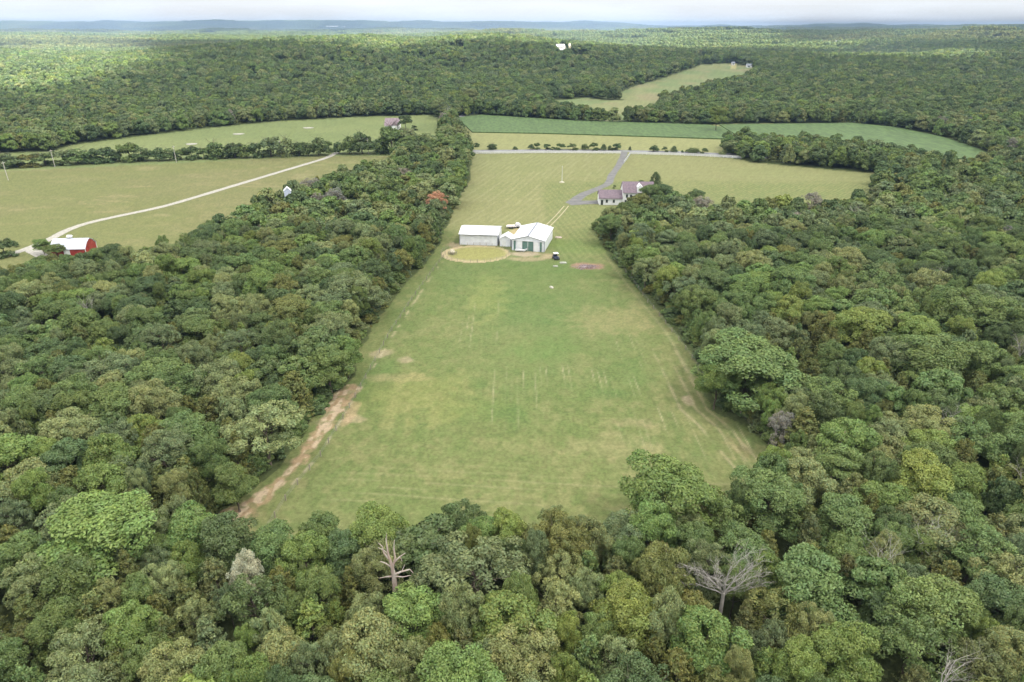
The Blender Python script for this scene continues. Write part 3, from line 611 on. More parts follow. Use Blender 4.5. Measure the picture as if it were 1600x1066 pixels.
# hills from 640 to 1700 m
n_ = 44000; yy = np.sqrt(rg.uniform(600 ** 2, 1750 ** 2, n_)); xx = (rg.random(n_) * 2 - 1) * (yy * .80 + 30)
m = clear(xx, yy, 4); seen = {}; zz = hf(xx, yy)
vv = fbm(xx / 120, yy / 120, 301)
for x, y, z, g in zip(xx[m], yy[m], zz[m], vv[m]):
    k_ = (int(x // 6.0), int(y // 6.0))
    if k_ in seen: continue
    seen[k_] = 1; R = rg.uniform(3.6, 6.2); c = 'MDSGBY'[int(rg.choice(6, p=[.36, .20 + .1 * (g > .5), .14, .12, .12, .06 - .0] if g <= .5 else [.32, .30, .10, .12, .10, .06]))]
    addp(x, y, z, (iM + int(rg.integers(0, 4))) if y < 820 else iL + int(rg.integers(0, 3)), R / 4.7, rg.uniform(10.5, 16) / 13, rg.uniform(0, 6.28), tint_of(c, x, y))
# beyond: groves of crowns
y = 1700.0
while y < 8600:
    W = 66.0; nx = int((y * .80) / W) + 1
    for i in range(-nx, nx + 1):
        x = i * W + rg.uniform(-9, 9); yj = y + rg.uniform(-9, 9)
        if in_any(x, yj, OPEN_S) or in_any(x, yj - 25, OPEN_S): continue
        g = float(fbm(x / 500, yj / 400, 303)); base = np.array(TINT['M']) * (1.0 + .5 * g)
        addp(x, yj, float(hf(x, yj)) - .5, iP + int(rg.integers(0, 3)), rg.uniform(.95, 1.1), rg.uniform(.85, 1.2), rg.uniform(0, 6.28), tuple(base * np.array([1.05 + .2 * (g > .55), 1, .95])))
    y += W * .93
me = bpy.data.meshes.new('woodland'); me.vertices.add(len(pts)); me.vertices.foreach_set('co', np.array(pts, np.float32).ravel())
for nm, ty, arr, f_ in (('idx', 'INT', idx_, 'value'), ('scl', 'FLOAT_VECTOR', scl, 'vector'), ('rot', 'FLOAT_VECTOR', rot, 'vector'), ('tint', 'FLOAT_COLOR', tin, 'color')):
    a = me.attributes.new(nm, ty, 'POINT'); a.data.foreach_set(f_, np.array(arr, np.int32 if ty == 'INT' else np.float32).ravel())
wood = link('woodland', me); tag(wood, kind='stuff')
def grower(protos):
    ng = bpy.data.node_groups.new('grow', 'GeometryNodeTree'); ng.interface.new_socket('Geometry', in_out='INPUT', socket_type='NodeSocketGeometry'); ng.interface.new_socket('Geometry', in_out='OUTPUT', socket_type='NodeSocketGeometry')
    N = ng.nodes; gi = N.new('NodeGroupInput'); go = N.new('NodeGroupOutput'); jn = N.new('GeometryNodeJoinGeometry')
    def named(nm, ty):
        a = N.new('GeometryNodeInputNamedAttribute'); a.data_type = ty; a.inputs[0].default_value = nm; return next(s for s in a.outputs if s.enabled)
    ai, as_, ar = named('idx', 'INT'), named('scl', 'FLOAT_VECTOR'), named('rot', 'FLOAT_VECTOR')
    for k, pm in enumerate(protos):
        po = bpy.data.objects.new('canopy', pm)
        oi = N.new('GeometryNodeObjectInfo'); oi.inputs['Object'].default_value = po; oi.inputs['As Instance'].default_value = False; oi.transform_space = 'ORIGINAL'
        cmp_ = N.new('FunctionNodeCompare'); cmp_.data_type = 'INT'; cmp_.operation = 'EQUAL'
        ia = [s for s in cmp_.inputs if s.enabled and s.type == 'INT']; ng.links.new(ai, ia[0]); ia[1].default_value = k
        ip = N.new('GeometryNodeInstanceOnPoints'); ng.links.new(gi.outputs[0], ip.inputs['Points']); ng.links.new(cmp_.outputs[0], ip.inputs['Selection'])
        ng.links.new(oi.outputs['Geometry'], ip.inputs['Instance']); ng.links.new(as_, ip.inputs['Scale']); ng.links.new(ar, ip.inputs['Rotation'])
        ng.links.new(ip.outputs[0], jn.inputs[0])
    ng.links.new(jn.outputs[0], go.inputs[0])
    return ng
md = wood.modifiers.new('grow', 'NODES'); md.node_group = grower(ALLP)
print('TREES', len(THINGS), 'mass', len(pts))
# ------------------------------------------------------------------ dead trees
def dead_mesh(seed, H=12, spread=4.5, r0=.28, first=.35, depth=4, kids=3, wig=.28, up=.35, lean=(0, 0)):
    rg = random.Random(seed); m = MB()
    def grow(p, d, L, r, lev):
        n = 4; q_ = np.array(p, float); d = np.array(d, float)
        for i in range(n):
            d2 = d + np.array([rg.uniform(-wig, wig), rg.uniform(-wig, wig), rg.uniform(-wig, wig) * .6 + .05]); d2 /= np.linalg.norm(d2)
            nx = q_ + d2 * L / n; ra = r * (1 - .55 * i / n); rb = r * (1 - .55 * (i + 1) / n)
            m.tube(q_, nx, ra, rb, 6 if lev > 1 else 4, cap=(i == n - 1)); q_ = nx; d = d2
            if lev > 0 and i >= 1:
                for _ in range(1 if i < n - 1 else kids - 1):
                    a = rg.uniform(0, 6.28); s = np.array([math.cos(a), math.sin(a), rg.uniform(-.1, .7)]); e = d * .55 + s * .75; e /= np.linalg.norm(e)
                    grow(q_, e, L * rg.uniform(.5, .78), rb * .62, lev - 1)
    base = np.array([0, 0, -.2]); top = np.array([lean[0] * H * first, lean[1] * H * first, H * first]); m.tube(base, top, r0, r0 * .85, 9)
    for k in range(kids + 2):
        a = k * 6.28 / (kids + 2) + rg.uniform(-.3, .3); s = spread / H * 1.5
        d = np.array([math.cos(a) * s + lean[0], math.sin(a) * s + lean[1], up + rg.uniform(.2, .7)]); d /= np.linalg.norm(d)
        grow(top, d, H * (1 - first) * rg.uniform(.42, .6), r0 * .5, depth - 1)
    return m
def place_dead(name, m, u, v, z, label, mt, cat='dead tree', rz=0.0, split=None):
    x, y = P(u, v, z); o = m.build(name, mt); o.scale = {'dead_snag': (.78, .78, 1.06), 'dead_tree': (.80, .80, .84)}.get(name, (1, 1, 1)); o.location = (x, y, float(hf(x, y))); o.rotation_euler[2] = rz; tag(o, label, cat); return o
def fan_mesh(seed):
    rg = random.Random(seed); m = MB(); m.tube((0, 0, -.2), (0, 0, 7.6), .34, .28, 9)
    def br(p, d, L, r, lev):
        q_ = np.array(p, float); d = np.array(d, float); n = 5
        for i in range(n):
            d = d + np.array([rg.uniform(-.20, .20), rg.uniform(-.20, .20), rg.uniform(-.10, .20)]); d /= np.linalg.norm(d); nx = q_ + d * L / n
            ra = r * (1 - .8 * i / n); rb = r * (1 - .8 * (i + 1) / n); m.tube(q_, nx, max(ra, .012), max(rb, .010), 6 if lev == 3 else 4, cap=i == n - 1); q_ = nx
            if lev and i < n:
                a = rg.choice((-1, 1)) * rg.uniform(.45, .85); c, s_ = math.cos(a), math.sin(a)
                e = np.array([d[0] * c - d[2] * s_ * .9, d[1] + rg.uniform(-.45, .45), abs(d[2] * c + d[0] * s_ * .6) * .9 + .05]); e /= np.linalg.norm(e)
                br(q_, e, L * rg.uniform(.40, .58), max(rb * .62, .014), lev - 1)
    for ax, az, L, r in ((-.95, .32, 5.2, .13), (-.62, .75, 5.0, .15), (-.28, .95, 5.6, .16), (.05, 1, 6.0, .17), (.35, .92, 5.6, .15), (.70, .70, 5.2, .14), (1.0, .30, 4.8, .14), (.9, .12, 4.4, .10), (-.5, .5, 4.0, .1)):
        br((0, 0, 7.2 + .4 * az), (ax, rg.uniform(-.4, .4), az), L * 1.05, r, 3)
    return m
place_dead('dead_tree', fan_mesh(6), 1130, 930, 6.0, 'silver grey dead tree with a wide fan of bare branches among green crowns', DEADWOOD)
m = MB(); rg2 = random.Random(8)                       # snag: thick broken trunk, short limbs
tr_ = [np.array(p, float) for p in [(0, 0, -.2), (.1, 0, 4), (.05, .1, 7), (-.1, 0, 8.6), (-.5, 0, 10.3), (-.62, .1, 12.3), (-.45, 0, 13.4)]]
for i, r in enumerate([.52, .46, .38, .27, .17, .09]): m.tube(tr_[i], tr_[i + 1], r, [.46, .38, .27, .17, .09, .03][i], 8)
def limb(pts, r):
    for i in range(len(pts) - 1): m.tube(pts[i], pts[i + 1], r * (1 - i / len(pts)), r * (1 - (i + 1) / len(pts)) + .01, 6)
limb([(0, 0, 8.2), (.55, 0, 9.8), (.45, .1, 11.2), (.7, 0, 12.4)], .2); limb([(.2, 0, 9), (1.3, .1, 9.9), (2.2, 0, 10.5)], .14); limb([(1.3, .1, 9.9), (1.6, 0, 9.3)], .07)
limb([(0, 0, 7.2), (1.4, 0, 7.7), (2.7, .2, 7.9), (3.2, .1, 7.4)], .16); limb([(0, 0, 7), (1.5, -.2, 7), (2.9, -.1, 7.2)], .12); limb([(-.1, 0, 7.0), (-1.2, 0, 6.9), (-2.3, .1, 6.6)], .13)
limb([(-.2, 0, 8.4), (-1.1, 0, 9), (-1.9, .1, 9.2)], .12); limb([(-.3, 0, 9.4), (-1.2, 0, 10.6), (-1.3, .1, 11.4), (-1.9, 0, 12)], .15); limb([(-.5, 0, 10.4), (-1.2, 0, 11.0), (-2.0, 0, 11.3)], .08); limb([(1.4, 0, 7.7), (1.9, .4, 8.5)], .06)
place_dead('dead_snag', m, 614, 893, 8.2, 'bleached reddish dead snag with broken trunk and short bare limbs', REDWOOD)
BARE = [(1478, 660, 8, 12, 'pale leafless tree standing among dark crowns of the right wood', 5, 3.0, (.1, 0)), (1578, 745, 8, 12, 'leaning bare grey limb near the right border of the photo', 6, 2.2, (.45, 0)), (1597, 545, 8, 13, 'thin bare pale trunk at the right border above the leaning limb', 7, 1.6, (0, 0)),
        (1449, 838, 8, 12, 'twiggy half-dead grey tree inside a pale sage crown', 8, 3.4, (0, 0)), (1218, 664, 4.5, 7.5, 'tangled grey-purple leafless thicket tree by the right field edge', 9, 3.6, (-.15, 0)), (1143, 385, 8, 11.5, 'grey bare-limbed tree in the middle of the right wood', 10, 3.5, (0, 0)),
        (1338, 335, 8, 12, 'slender pale dead tree toward the far edge of the right wood', 11, 1.8, (0, 0)), (1440, 295, 8, 12.5, 'pale dead tree at the far right below the bean field', 12, 2.0, (0, 0)), (1466, 440, 8, 13, 'pale bare trunks above the round crowns at far right', 13, 1.8, (0, 0)),
        (135, 475, 8, 11, 'small bare grey treetop in the left wood', 14, 2.0, (0, 0)), (1464, 1052, 8, 12, 'bare pale branch at the bottom right edge', 15, 1.6, (.2, 0)), (1355, 872, 9, 12.5, 'small bare branch poking from a broad green crown at lower right', 16, 1.6, (.3, 0)), (700, 172, 9, 14, 'grey leafless tree beside the road gap', 17, 3, (0, 0))]
for u, v, z, H, lb, sd_, sp, ln in BARE:
    place_dead('bare_tree', dead_mesh(sd_, H=H, spread=sp, r0=.15, first=.45, depth=3, kids=3, lean=ln, up=.5), u, v, z, lb, DEADWOOD if sd_ != 9 else mat('grey_twigs', (.27, .235, .25), .95))
m = MB(); m.tube((0, 0, -.2), (.1, 0, 8), .26, .2, 7); m.tube((.1, 0, 8), (.5, 0, 10.6), .18, .03, 6); m.tube((0, 0, 7.5), (-.35, 0, 9.8), .15, .04, 6); m.tube((.2, 0, 8.2), (.95, 0, 9.7), .09, .02, 5)
place_dead('dead_stub', m, 1312, 690, 8.6, 'short splintered tan stub of a dead tree with two spikes', mat('split_wood', (.55, .42, .32), .9, 0, .3, 3))

# ------------------------------------------------------------------ edge rows, shrubs, single trees
def small_tree(name, u, v, wpx, hpx, k, label, cat, group=None, ced=False, z0=0, shrub=False, proto=None):
    x, y = P(u, v); z = float(hf(x, y)); dep = proj(x, y, z)[2]; R = max(.5, wpx / 2 * dep / F); H = hpx * dep / F / (1.0 if y < 1000 else 1.0)
    b_ = empty(name, (x, y, z), (u * 1.7) % 6.28, label, cat, group); s = int(u) % 4
    if ced: o = link('crown', CED[s], None, b_); b_.scale = (R / 2.7, R / 2.7, H / [9.5, 8.6, 10.2, 8][s])
    else:
        if proto in (None, 5): o = link('crown', SHR[s % 3], None, b_); b_.scale = (R / 4.2, R / 4.2, H / [9, 8, 10][s % 3])
        else: o = link('crown', HI[proto], None, b_); b_.scale = (R / 4.6, R / 4.6, H / HIH[proto])
    o['tint'] = tint_of(k, x, y, True); link('trunk', CTRK if ced else TRK[s % 3], None, b_)
    return b_
HR = [(4, 262, 24, 22, 'G'), (28, 261, 26, 17, 'D'), (52, 260, 24, 19, 'O'), (72, 259, 24, 20, 'D'), (100, 257, 24, 22, 'G'), (122, 256, 28, 25, 'M'), (146, 255, 20, 18, 'D'), (163, 254, 24, 23, 'D'), (180, 253, 18, 16, 'D'), (204, 252, 24, 28, 'M'), (222, 251.5, 22, 22, 'D'),
      (250, 251, 18, 22, 'D'), (266, 250.5, 16, 20, 'D'), (284, 249.5, 16, 16, 'M'), (300, 249, 18, 20, 'D'), (319, 248.5, 13, 17, 'D'), (337, 248, 20, 26, 'M'), (354, 247.5, 15, 17, 'D'), (368, 247, 18, 24, 'D'), (386, 246.5, 18, 22, 'M'), (400, 246, 18, 22, 'D'), (424, 245, 30, 30, 'G'), (449, 244.5, 20, 28, 'S'),
      (468, 244, 16, 22, 'D'), (482, 243.5, 15, 22, 'D'), (498, 243, 24, 30, 'D'), (515, 238, 10, 18, 'M'), (530, 240, 12, 20, 'D'), (546, 241, 22, 30, 'M'), (566, 240.5, 26, 36, 'D'), (590, 240, 22, 24, 'D'), (613, 240, 34, 42, 'M'), (640, 238, 24, 34, 'G')]
nums = ['first', 'second', 'third', 'fourth', 'fifth', 'sixth', 'seventh', 'eighth', 'ninth', 'tenth', 'eleventh', 'twelfth', 'thirteenth', 'fourteenth', 'fifteenth', 'sixteenth', 'seventeenth', 'eighteenth', 'nineteenth', 'twentieth']
for i, (u, v, wd, h, k) in enumerate(HR):
    l = i < 17; n_ = nums[i] if l else nums[len(HR) - 1 - i]
    small_tree('hedgerow_tree', u, v, wd * 1.4, h, k, f'{n_} {CW[k]} tree from the {"left" if l else "right"} end of the pasture hedgerow', 'tree', 'trees of the hedgerow between the left pastures')
SH = [(745, 231, 8, 6), (769, 235, 14, 9), (805, 235.5, 7, 5), (830, 235, 9, 9), (839, 235, 9, 10), (855, 235.5, 10, 9), (864, 236, 6, 5), (875, 235.5, 14, 9.5), (895, 235.7, 15, 9.5), (914, 236, 11, 10.5), (928, 236, 15, 11), (943, 236.5, 9, 9), (953, 236.5, 7, 7.5), (963, 236.5, 14, 11), (984, 236.5, 5, 6),
      (1022, 238.5, 13, 11), (1039, 239, 9, 8), (1053, 239.5, 10, 9), (1066, 240, 4, 4), (1082, 241, 20, 9), (1100, 242, 10, 9)]
for i, (u, v, wd, h) in enumerate(SH):
    L_ = f'{nums[i]} dark rounded bush from the left along the road' if i < 15 else f'{nums[20 - i]} dark rounded bush from the right along the road'
    small_tree('roadside_bush', u, v - 1.5, wd * 1.1, h, 'D', L_, 'bush', 'dark bushes along the road', ced=i in (11, 14, 17), shrub=False, proto=5)
small_tree('cedar_tree', 1023, 292, 18, 22, 'D', 'dark conical cedar standing in the lawn behind the white house', 'tree', ced=True)
small_tree('garden_bush', 1002, 288, 13, 7, 'D', 'rounded dark bush behind the white house roof', 'bush', proto=5)
small_tree('garden_bush', 960, 294.5, 5, 5, 'D', 'tiny dark bush between driveway and white house', 'bush', proto=5)
small_tree('shade_tree', 1118, 205, 27, 40, 'Y', 'tall pale yellow-green tree alone at the gap between bean fields', 'tree', proto=1)
small_tree('shade_tree', 634, 203, 22, 23, 'D', 'dark round tree beside the mauve-roofed farmhouse', 'tree', proto=0)
small_tree('garden_bush', 648, 204, 9, 8, 'D', 'low dark bush right of the farmhouse tree', 'bush', proto=5)
small_tree('roadside_tree', 688, 186, 28, 34, 'S', 'pale feathery tree left of the road gap', 'tree', proto=6)
small_tree('roadside_tree', 727, 180, 26, 32, 'Y', 'pale yellow-green tree right of the road gap', 'tree', proto=6)
small_tree('roadside_tree', 738, 176, 28, 38, 'S', 'taller sage green tree behind the pale tree at the road gap', 'tree', proto=1)
small_tree('garden_tree', 70, 398, 26, 26, 'B', 'bright green tree left of the red barn', 'tree', proto=0)
small_tree('garden_tree', 90, 400, 30, 20, 'M', 'bushy green tree covering the left end of the red barn', 'tree', proto=7)
small_tree('pasture_tree', 8, 400, 36, 26, 'D', 'dark round tree at the left border where the gravel road bends', 'tree', proto=5)
small_tree('pasture_bush', 26, 386, 8, 8, 'D', 'small dark bush beside the gravel road bend', 'bush', proto=5)

# ------------------------------------------------------------------ buildings
STEEL_W = metal_sheet('white_steel_wall', (.64, .66, .70), 'X', .5); STEEL_WY = metal_sheet('white_steel_side', (.62, .64, .68), 'Y', .5)
STEEL_R = metal_sheet('white_steel_roof', (.60, .61, .63), 'X', .6); STEEL_RY = metal_sheet('white_steel_roof_ridge', (.60, .61, .63), 'Y', .6)
GREEN = metal_sheet('green_steel', (.10, .18, .155), 'X', .4); GREYM = mat('grey_trim', (.20, .215, .25), .5); SIDING = mat('white_siding', (.66, .67, .68), .7, 0, .06, 1)
MAUVE = mat('mauve_shingle', (.165, .128, .15), .9, 0, .22, 1.5, .4); GLASS = mat('dark_window', (.03, .035, .04), .15, 0, 0, 1, 0, (1, 1, 1), .6)
RED = metal_sheet('red_steel', (.26, .03, .025), 'Y', .4); CREAM = mat('cream', (.42, .39, .32), .8, 0, .2, 2)
def frame(a, b_):
    a = np.array(a); b_ = np.array(b_); return a, math.atan2(b_[1] - a[1], b_[0] - a[0]), float(np.linalg.norm(b_ - a))
def slab(m, x0, z0, x1, z1, y0, y1, th=.1):   # sloping roof sheet, profile in x-z, run along y
    return m.prism([(x0, z0), (x1, z1), (x1, z1 + th), (x0, z0 + th)], 'y', y0, y1)
def slabx(m, y0, z0, y1, z1, x0, x1, th=.1):
    return m.prism([(y0, z0), (y1, z1), (y1, z1 + th), (y0, z0 + th)], 'x', x0, x1)
def loc(rx, ry, base, rz): return (base[0] + rx * math.cos(rz) - ry * math.sin(rz), base[1] + rx * math.sin(rz) + ry * math.cos(rz))
# pole barn, gable end to the camera
a, rz, W = frame(P(799.6, 391), P(850.5, 394.3)); D = 17.4; E, Rg = 3.9, 5.35
b_ = empty('pole_barn', (a[0], a[1], 0), rz, 'white gabled metal pole barn with green double doors facing the field', 'barn')
MB().prism([(0, 0), (W, 0), (W, E), (W / 2, Rg - .06), (0, E)], 'y', 0, D).build('wall', STEEL_W, b_)
s = (Rg - E) / (W / 2); m = MB(); slab(m, -.3, E - .3 * s + .01, W / 2, Rg + .01, -.3, D + .3); slab(m, W / 2, Rg + .01, W + .3, E - .3 * s + .01, -.3, D + .3); rf = m.build('roof', STEEL_RY, b_)
MB().prism([(W / 2 - .34, Rg + .045), (W / 2, Rg + .15), (W / 2 + .34, Rg + .045), (W / 2, Rg + .21)], 'y', -.32, D + .32).build('ridge_cap', GREYM, rf)
dw = W * .34; x0 = W * .325
for k in range(2):
    d_ = MB().box(x0 + k * dw / 2 + .03, x0 + (k + 1) * dw / 2 - .03, -.10, -.04, .05, 3.45).build('door', GREEN, b_)
MB().box(x0 + dw / 2 - .07, x0 + dw / 2 + .07, -.13, -.03, .03, 3.5).build('door_post', WHITE, b_)
for xx in (x0 - 1.75, x0 + dw + .05): MB().box(xx, xx + 1.7, -.16, -.08, .05, 3.5).build('sliding_panel', SIDING, b_)
for xx in (W * .062, W * .86): MB().box(xx, xx + W * .06, -.055, -.005, .05, 3.55).build('green_panel', GREEN, b_)
MB().box(.2, W - .2, -.2, -.05, 3.52, 3.66).build('door_track', SIDING, b_)
m = MB(); slab(m, -.02, E - .16, W / 2, Rg - .2, -.07, -.02, .13); slab(m, W / 2, Rg - .2, W + .02, E - .16, -.07, -.02, .13); m.build('gable_trim', GREYM, b_)
MB().box(W - .06, W + .05, -.05, .5, 0, E - .1).build('corner_trim_or_shade', GREYM, b_); MB().box(-.05, .12, -.05, .3, 0, E - .1).build('corner_trim_or_shade', GREYM, b_)  # right grey strip paints the corner shadow; left strip is trim
BARN = (a, rz)
# long shed, eave side to the camera
a, rz, W = frame(P(718.3, 382.3), P(777.4, 384.2)); D = 11.5; E, Rg = 3.85, 5.15
b_ = empty('long_shed', (a[0], a[1], 0), rz, 'long plain white metal shed with its side facing the round pen', 'shed')
MB().prism([(0, 0), (D, 0), (D, E), (D / 2, Rg - .06), (0, E)], 'x', 0, W).build('wall', STEEL_W, b_)
s = (Rg - E) / (D / 2); m = MB(); slabx(m, -.35, E - .35 * s + .01, D / 2, Rg + .01, -.25, W + .25); slabx(m, D / 2, Rg + .01, D + .35, E - .35 * s + .01, -.25, W + .25); rf = m.build('roof', STEEL_R, b_)
MB().prism([(D / 2 - .2, Rg + .08), (D / 2, Rg + .14), (D / 2 + .2, Rg + .08), (D / 2, Rg + .18)], 'x', -.27, W + .27).build('ridge_cap', WHITE, rf)
MB().box(-.2, W + .2, -.47, -.36, E - .12, E + .0).build('gutter', GREYM, b_)
for xx in (0, W - .1): MB().box(xx - .02, xx + .12, -.05, .2, 0, E - .15).build('corner_trim_or_shade', GREYM, b_)
MB().box(W + .005, W + .06, 1.2, 4.4, .03, 3.2).build('end_wall_shade', GREYM, b_)  # grey panel stands in for shading on the end wall, no door here
SHED = (a, rz, W)
# small shed between
a, rz, W = frame(P(781, 384.8), P(799.3, 385.8)); W = W - .15; D = 5; E, Rg = 2.75, 3.9
b_ = empty('small_shed', (a[0], a[1], 0), rz, 'small white gabled shed squeezed between long shed and pole barn', 'shed')
MB().prism([(0, 0), (W, 0), (W, E), (W / 2, Rg - .06), (0, E)], 'y', 0, D).build('wall', STEEL_W, b_)
s = (Rg - E) / (W / 2); m = MB(); slab(m, -.2, E - .2 * s + .01, W / 2, Rg + .01, -.25, D + .2); slab(m, W / 2, Rg + .01, W + .12, E - .12 * s + .01, -.25, D + .2); m.build('roof', STEEL_RY, b_)
MB().box(W - .3, W - .05, -.05, -.01, .02, E - .1).build('corner_trim_or_shade', GREYM, b_); MB().box(.8, 2.2, -.06, -.01, .05, 2.1).build('door', SIDING, b_)
# red barn with gambrel roof
a, rz, W = frame(P(95, 396.5), P(134, 398.5)); W = 11.0; rz = math.radians(4); a = np.array(P(135, 399)) - W * np.array([math.cos(rz), math.sin(rz)]); D = 7.6; E = 2.4
b_ = empty('red_barn', (a[0], a[1], 0), rz, 'red barn with white gambrel metal roof behind the left wood', 'barn')
pr = [(0, 0), (D, 0), (D, E), (D * .76, 4.0), (D / 2, 4.8), (D * .24, 4.0), (0, E)]
MB().prism(pr, 'x', 0, W).build('wall', RED, b_)
m = MB(); ROOFL = metal_sheet('pale_steel_roof', (.44, .46, .54), 'X', .5)
for (p, q_) in [((-.3, E - .25), (D * .24, 4.03)), ((D * .24, 4.03), (D / 2, 4.83)), ((D / 2, 4.83), (D * .76, 4.03)), ((D * .76, 4.03), (D + .3, E - .25))]: slabx(m, p[0], p[1], q_[0], q_[1], -.3, W + .3, .1)
rf = m.build('roof', ROOFL, b_)
m = MB(); m.box(W * .42, W * .42 + 1.0, D / 2 - .5, D / 2 + .5, 4.6, 5.5); cu = m.build('cupola', WHITE, rf); MB().prism([(D / 2 - .8, 5.48), (D / 2 + .8, 5.48), (D / 2, 6.1)], 'x', W * .42 - .3, W * .42 + 1.3).build('cupola_roof', WHITE, cu)
MB().box(W + .0, W + .12, -.06, .1, 0, E).build('corner_trim_or_shade', WHITE, b_); MB().box(W + .0, W + .12, D - .1, D + .06, 0, E).build('corner_trim_or_shade', WHITE, b_)
m = MB()
for (p, q_) in zip(pr[2:6], pr[3:7]): m.prism([(p[0], p[1] - .12), (q_[0], q_[1] - .12), (q_[0], q_[1] + .05), (p[0], p[1] + .05)], 'x', W + .02, W + .10)
m.build('rake_trim', WHITE, b_); MB().box(W + .01, W + .07, D / 2 - 1.5, D / 2 + 1.5, .03, 3).build('door', RED, b_); MB().box(4, 6, -.07, -.01, .03, 2.3).build('door', WHITE, b_)
# white house
a = np.array(P(936, 320.3)); rz = math.radians(-2)
b_ = empty('white_house', (a[0], a[1], 0), rz, 'white two-storey house with mauve roof and garage wing at the driveway end', 'house')
g = 9.9; gd = 8; m = MB().prism([(0, 0), (gd, 0), (gd, 3), (gd / 2, 5.6), (0, 3)], 'x', 0, g); m.build('garage_wall', SIDING, b_)
s = 2.6 / (gd / 2); m = MB(); slabx(m, -.4, 3 - .4 * s + .02, gd / 2, 5.62, -.3, g + .05, .14); slabx(m, gd / 2, 5.62, gd + .4, 3 - .4 * s + .02, -.3, g + .05, .14); m.build('garage_roof', MAUVE, b_)
hx0, hx1, hy0, hy1, he, hr = g + .06, g + 13.0, -.8, 8.6, 5.7, 9.2; hm = (hy0 + hy1) / 2
MB().prism([(hy0, 0), (hy1, 0), (hy1, he), (hm, hr - .1), (hy0, he)], 'x', hx0, hx1).build('house_wall', SIDING, b_)
s = (hr - he) / (hm - hy0); m = MB(); slabx(m, hy0 - .4, he - .4 * s + .02, hm, hr, hx0 - .25, hx1 + .3, .15); slabx(m, hm, hr, hy1 + .4, he - .4 * s + .02, hx0 - .25, hx1 + .3, .15); rf = m.build('house_roof', MAUVE, b_)
dx = hx0 + 5.8; MB().prism([(dx, he - 1), (dx + 2.4, he - 1), (dx + 2.4, 7.9), (dx + 1.2, 9.0), (dx, 7.9)], 'y', hy0 - .25, hm).build('dormer', SIDING, rf)
def window(x, z, w_, h_, y):
    f = MB().box(x - .08, x + w_ + .08, y - .05, y - .004, z - .08, z + h_ + .08).build('window', WHITE, b_); MB().box(x, x + w_, y - .075, y - .051, z, z + h_).build('pane', GLASS, f)
for x in (2.8, 5.8): window(x, 1.0, .9, 1.3, 0)
MB().box(.7, 1.7, -.07, -.01, .03, 2.15).build('door', GLASS, b_)
for x in (1.2, 2.9): window(hx0 + x, 3.4, .85, 1.4, hy0)
for x in (.8, 2.2, 3.2): window(hx0 + x, .9, .8, 1.5, hy0)
# other houses, each with the same kind of parts
def cottage(name, u, v, wpx, label, wallm, roofm, hgt=3.0, rise=2.0, depth=8, rz=0.0, wing=True, cat='house'):
    x, y = P(u, v); z = float(hf(x, y)); W = wpx * proj(x, y, z)[2] / F
    b_ = empty(name, (x - W / 2, y, z - .1), rz, label, cat)
    MB().prism([(0, 0), (depth, 0), (depth, hgt), (depth / 2, hgt + rise - .08), (0, hgt)], 'x', 0, W).build('wall', wallm, b_)
    s = rise / (depth / 2); m = MB(); slabx(m, -.5, hgt - .5 * s, depth / 2, hgt + rise, -.4, W + .4, .15); slabx(m, depth / 2, hgt + rise, depth + .5, hgt - .5 * s, -.4, W + .4, .15)
    if wing:
        m.prism([(W * .55, hgt), (W * .95, hgt), (W * .75, hgt + rise * .8)], 'y', -2.4, depth / 2)
        MB().box(W * .57, W * .93, -2.2, -.01, 0, hgt - .02).build('wing_wall', wallm, b_)
    m.build('roof', roofm, b_)
    for k in range(3):
        f = MB().box(W * (.1 + .16 * k), W * (.1 + .16 * k) + 1.1, -.06, -.005, 1, 2.2).build('window', GLASS, b_)
    return b_
cottage('farmhouse', 612, 202.5, 21, 'mauve-roofed white farmhouse on the far left pasture', SIDING, mat('pink_mauve_shingle', (.22, .17, .19), .9, 0, .2, 1), 3.2, 4.2, 13)
cottage('distant_house', 877, 79, 13, 'white house of the far hilltop cluster, left one', SIDING, mat('light_roof', (.5, .5, .5), .8), 5.5, 4, 14, .2)
cottage('distant_house', 881, 86, 12, 'white house just below the far hilltop cluster', SIDING, mat('grey_roof', (.5, .48, .5), .8), 6, 4, 14, -.2)
cottage('distant_house', 895, 77, 12, 'cream house right of the far hilltop cluster', CREAM, CREAM, 5, 4, 12, 0)
cottage('distant_house', 1171, 105.5, 7, 'white house at the right end of the upper meadow', SIDING, GREYM, 3, 2.2, 8, 0)
cottage('distant_barn', 1146, 102, 4, 'small white building at the top of the upper meadow', SIDING, GREYM, 3, 2, 7, 0, False, 'barn')
cottage('distant_house', 1310, 73, 9, 'lone white house in the far right forest', SIDING, WHITE, 8, 6, 14, 0)
cottage('distant_warehouse', 519, 45, 18, 'long white building on the blue horizon ridge, left one', WHITE, WHITE, 17, 5, 30, 0, False, 'building')
cottage('distant_warehouse', 541, 45.5, 14, 'long white building on the blue horizon ridge, right one', WHITE, WHITE, 14, 5, 30, 0, False, 'building')
# white structure peeking out of the left wood
x, y = P(449.5, 303, 9.5); b_ = empty('tall_shed', (x, y, 0), .3, 'small blue-white shed top showing between crowns of the left wood', 'shed')
MB().prism([(-1.3, 0), (1.3, 0), (1.3, 10.6), (0, 11.8), (-1.3, 10.6)], 'y', 0, 3.0).build('wall', mat('blue_white', (.50, .55, .66), .6), b_)
m = MB(); slab(m, -1.5, 10.45, 0, 11.85, -.2, 3.2); slab(m, 0, 11.85, 1.5, 10.45, -.2, 3.2); m.build('roof', STEEL_R, b_)

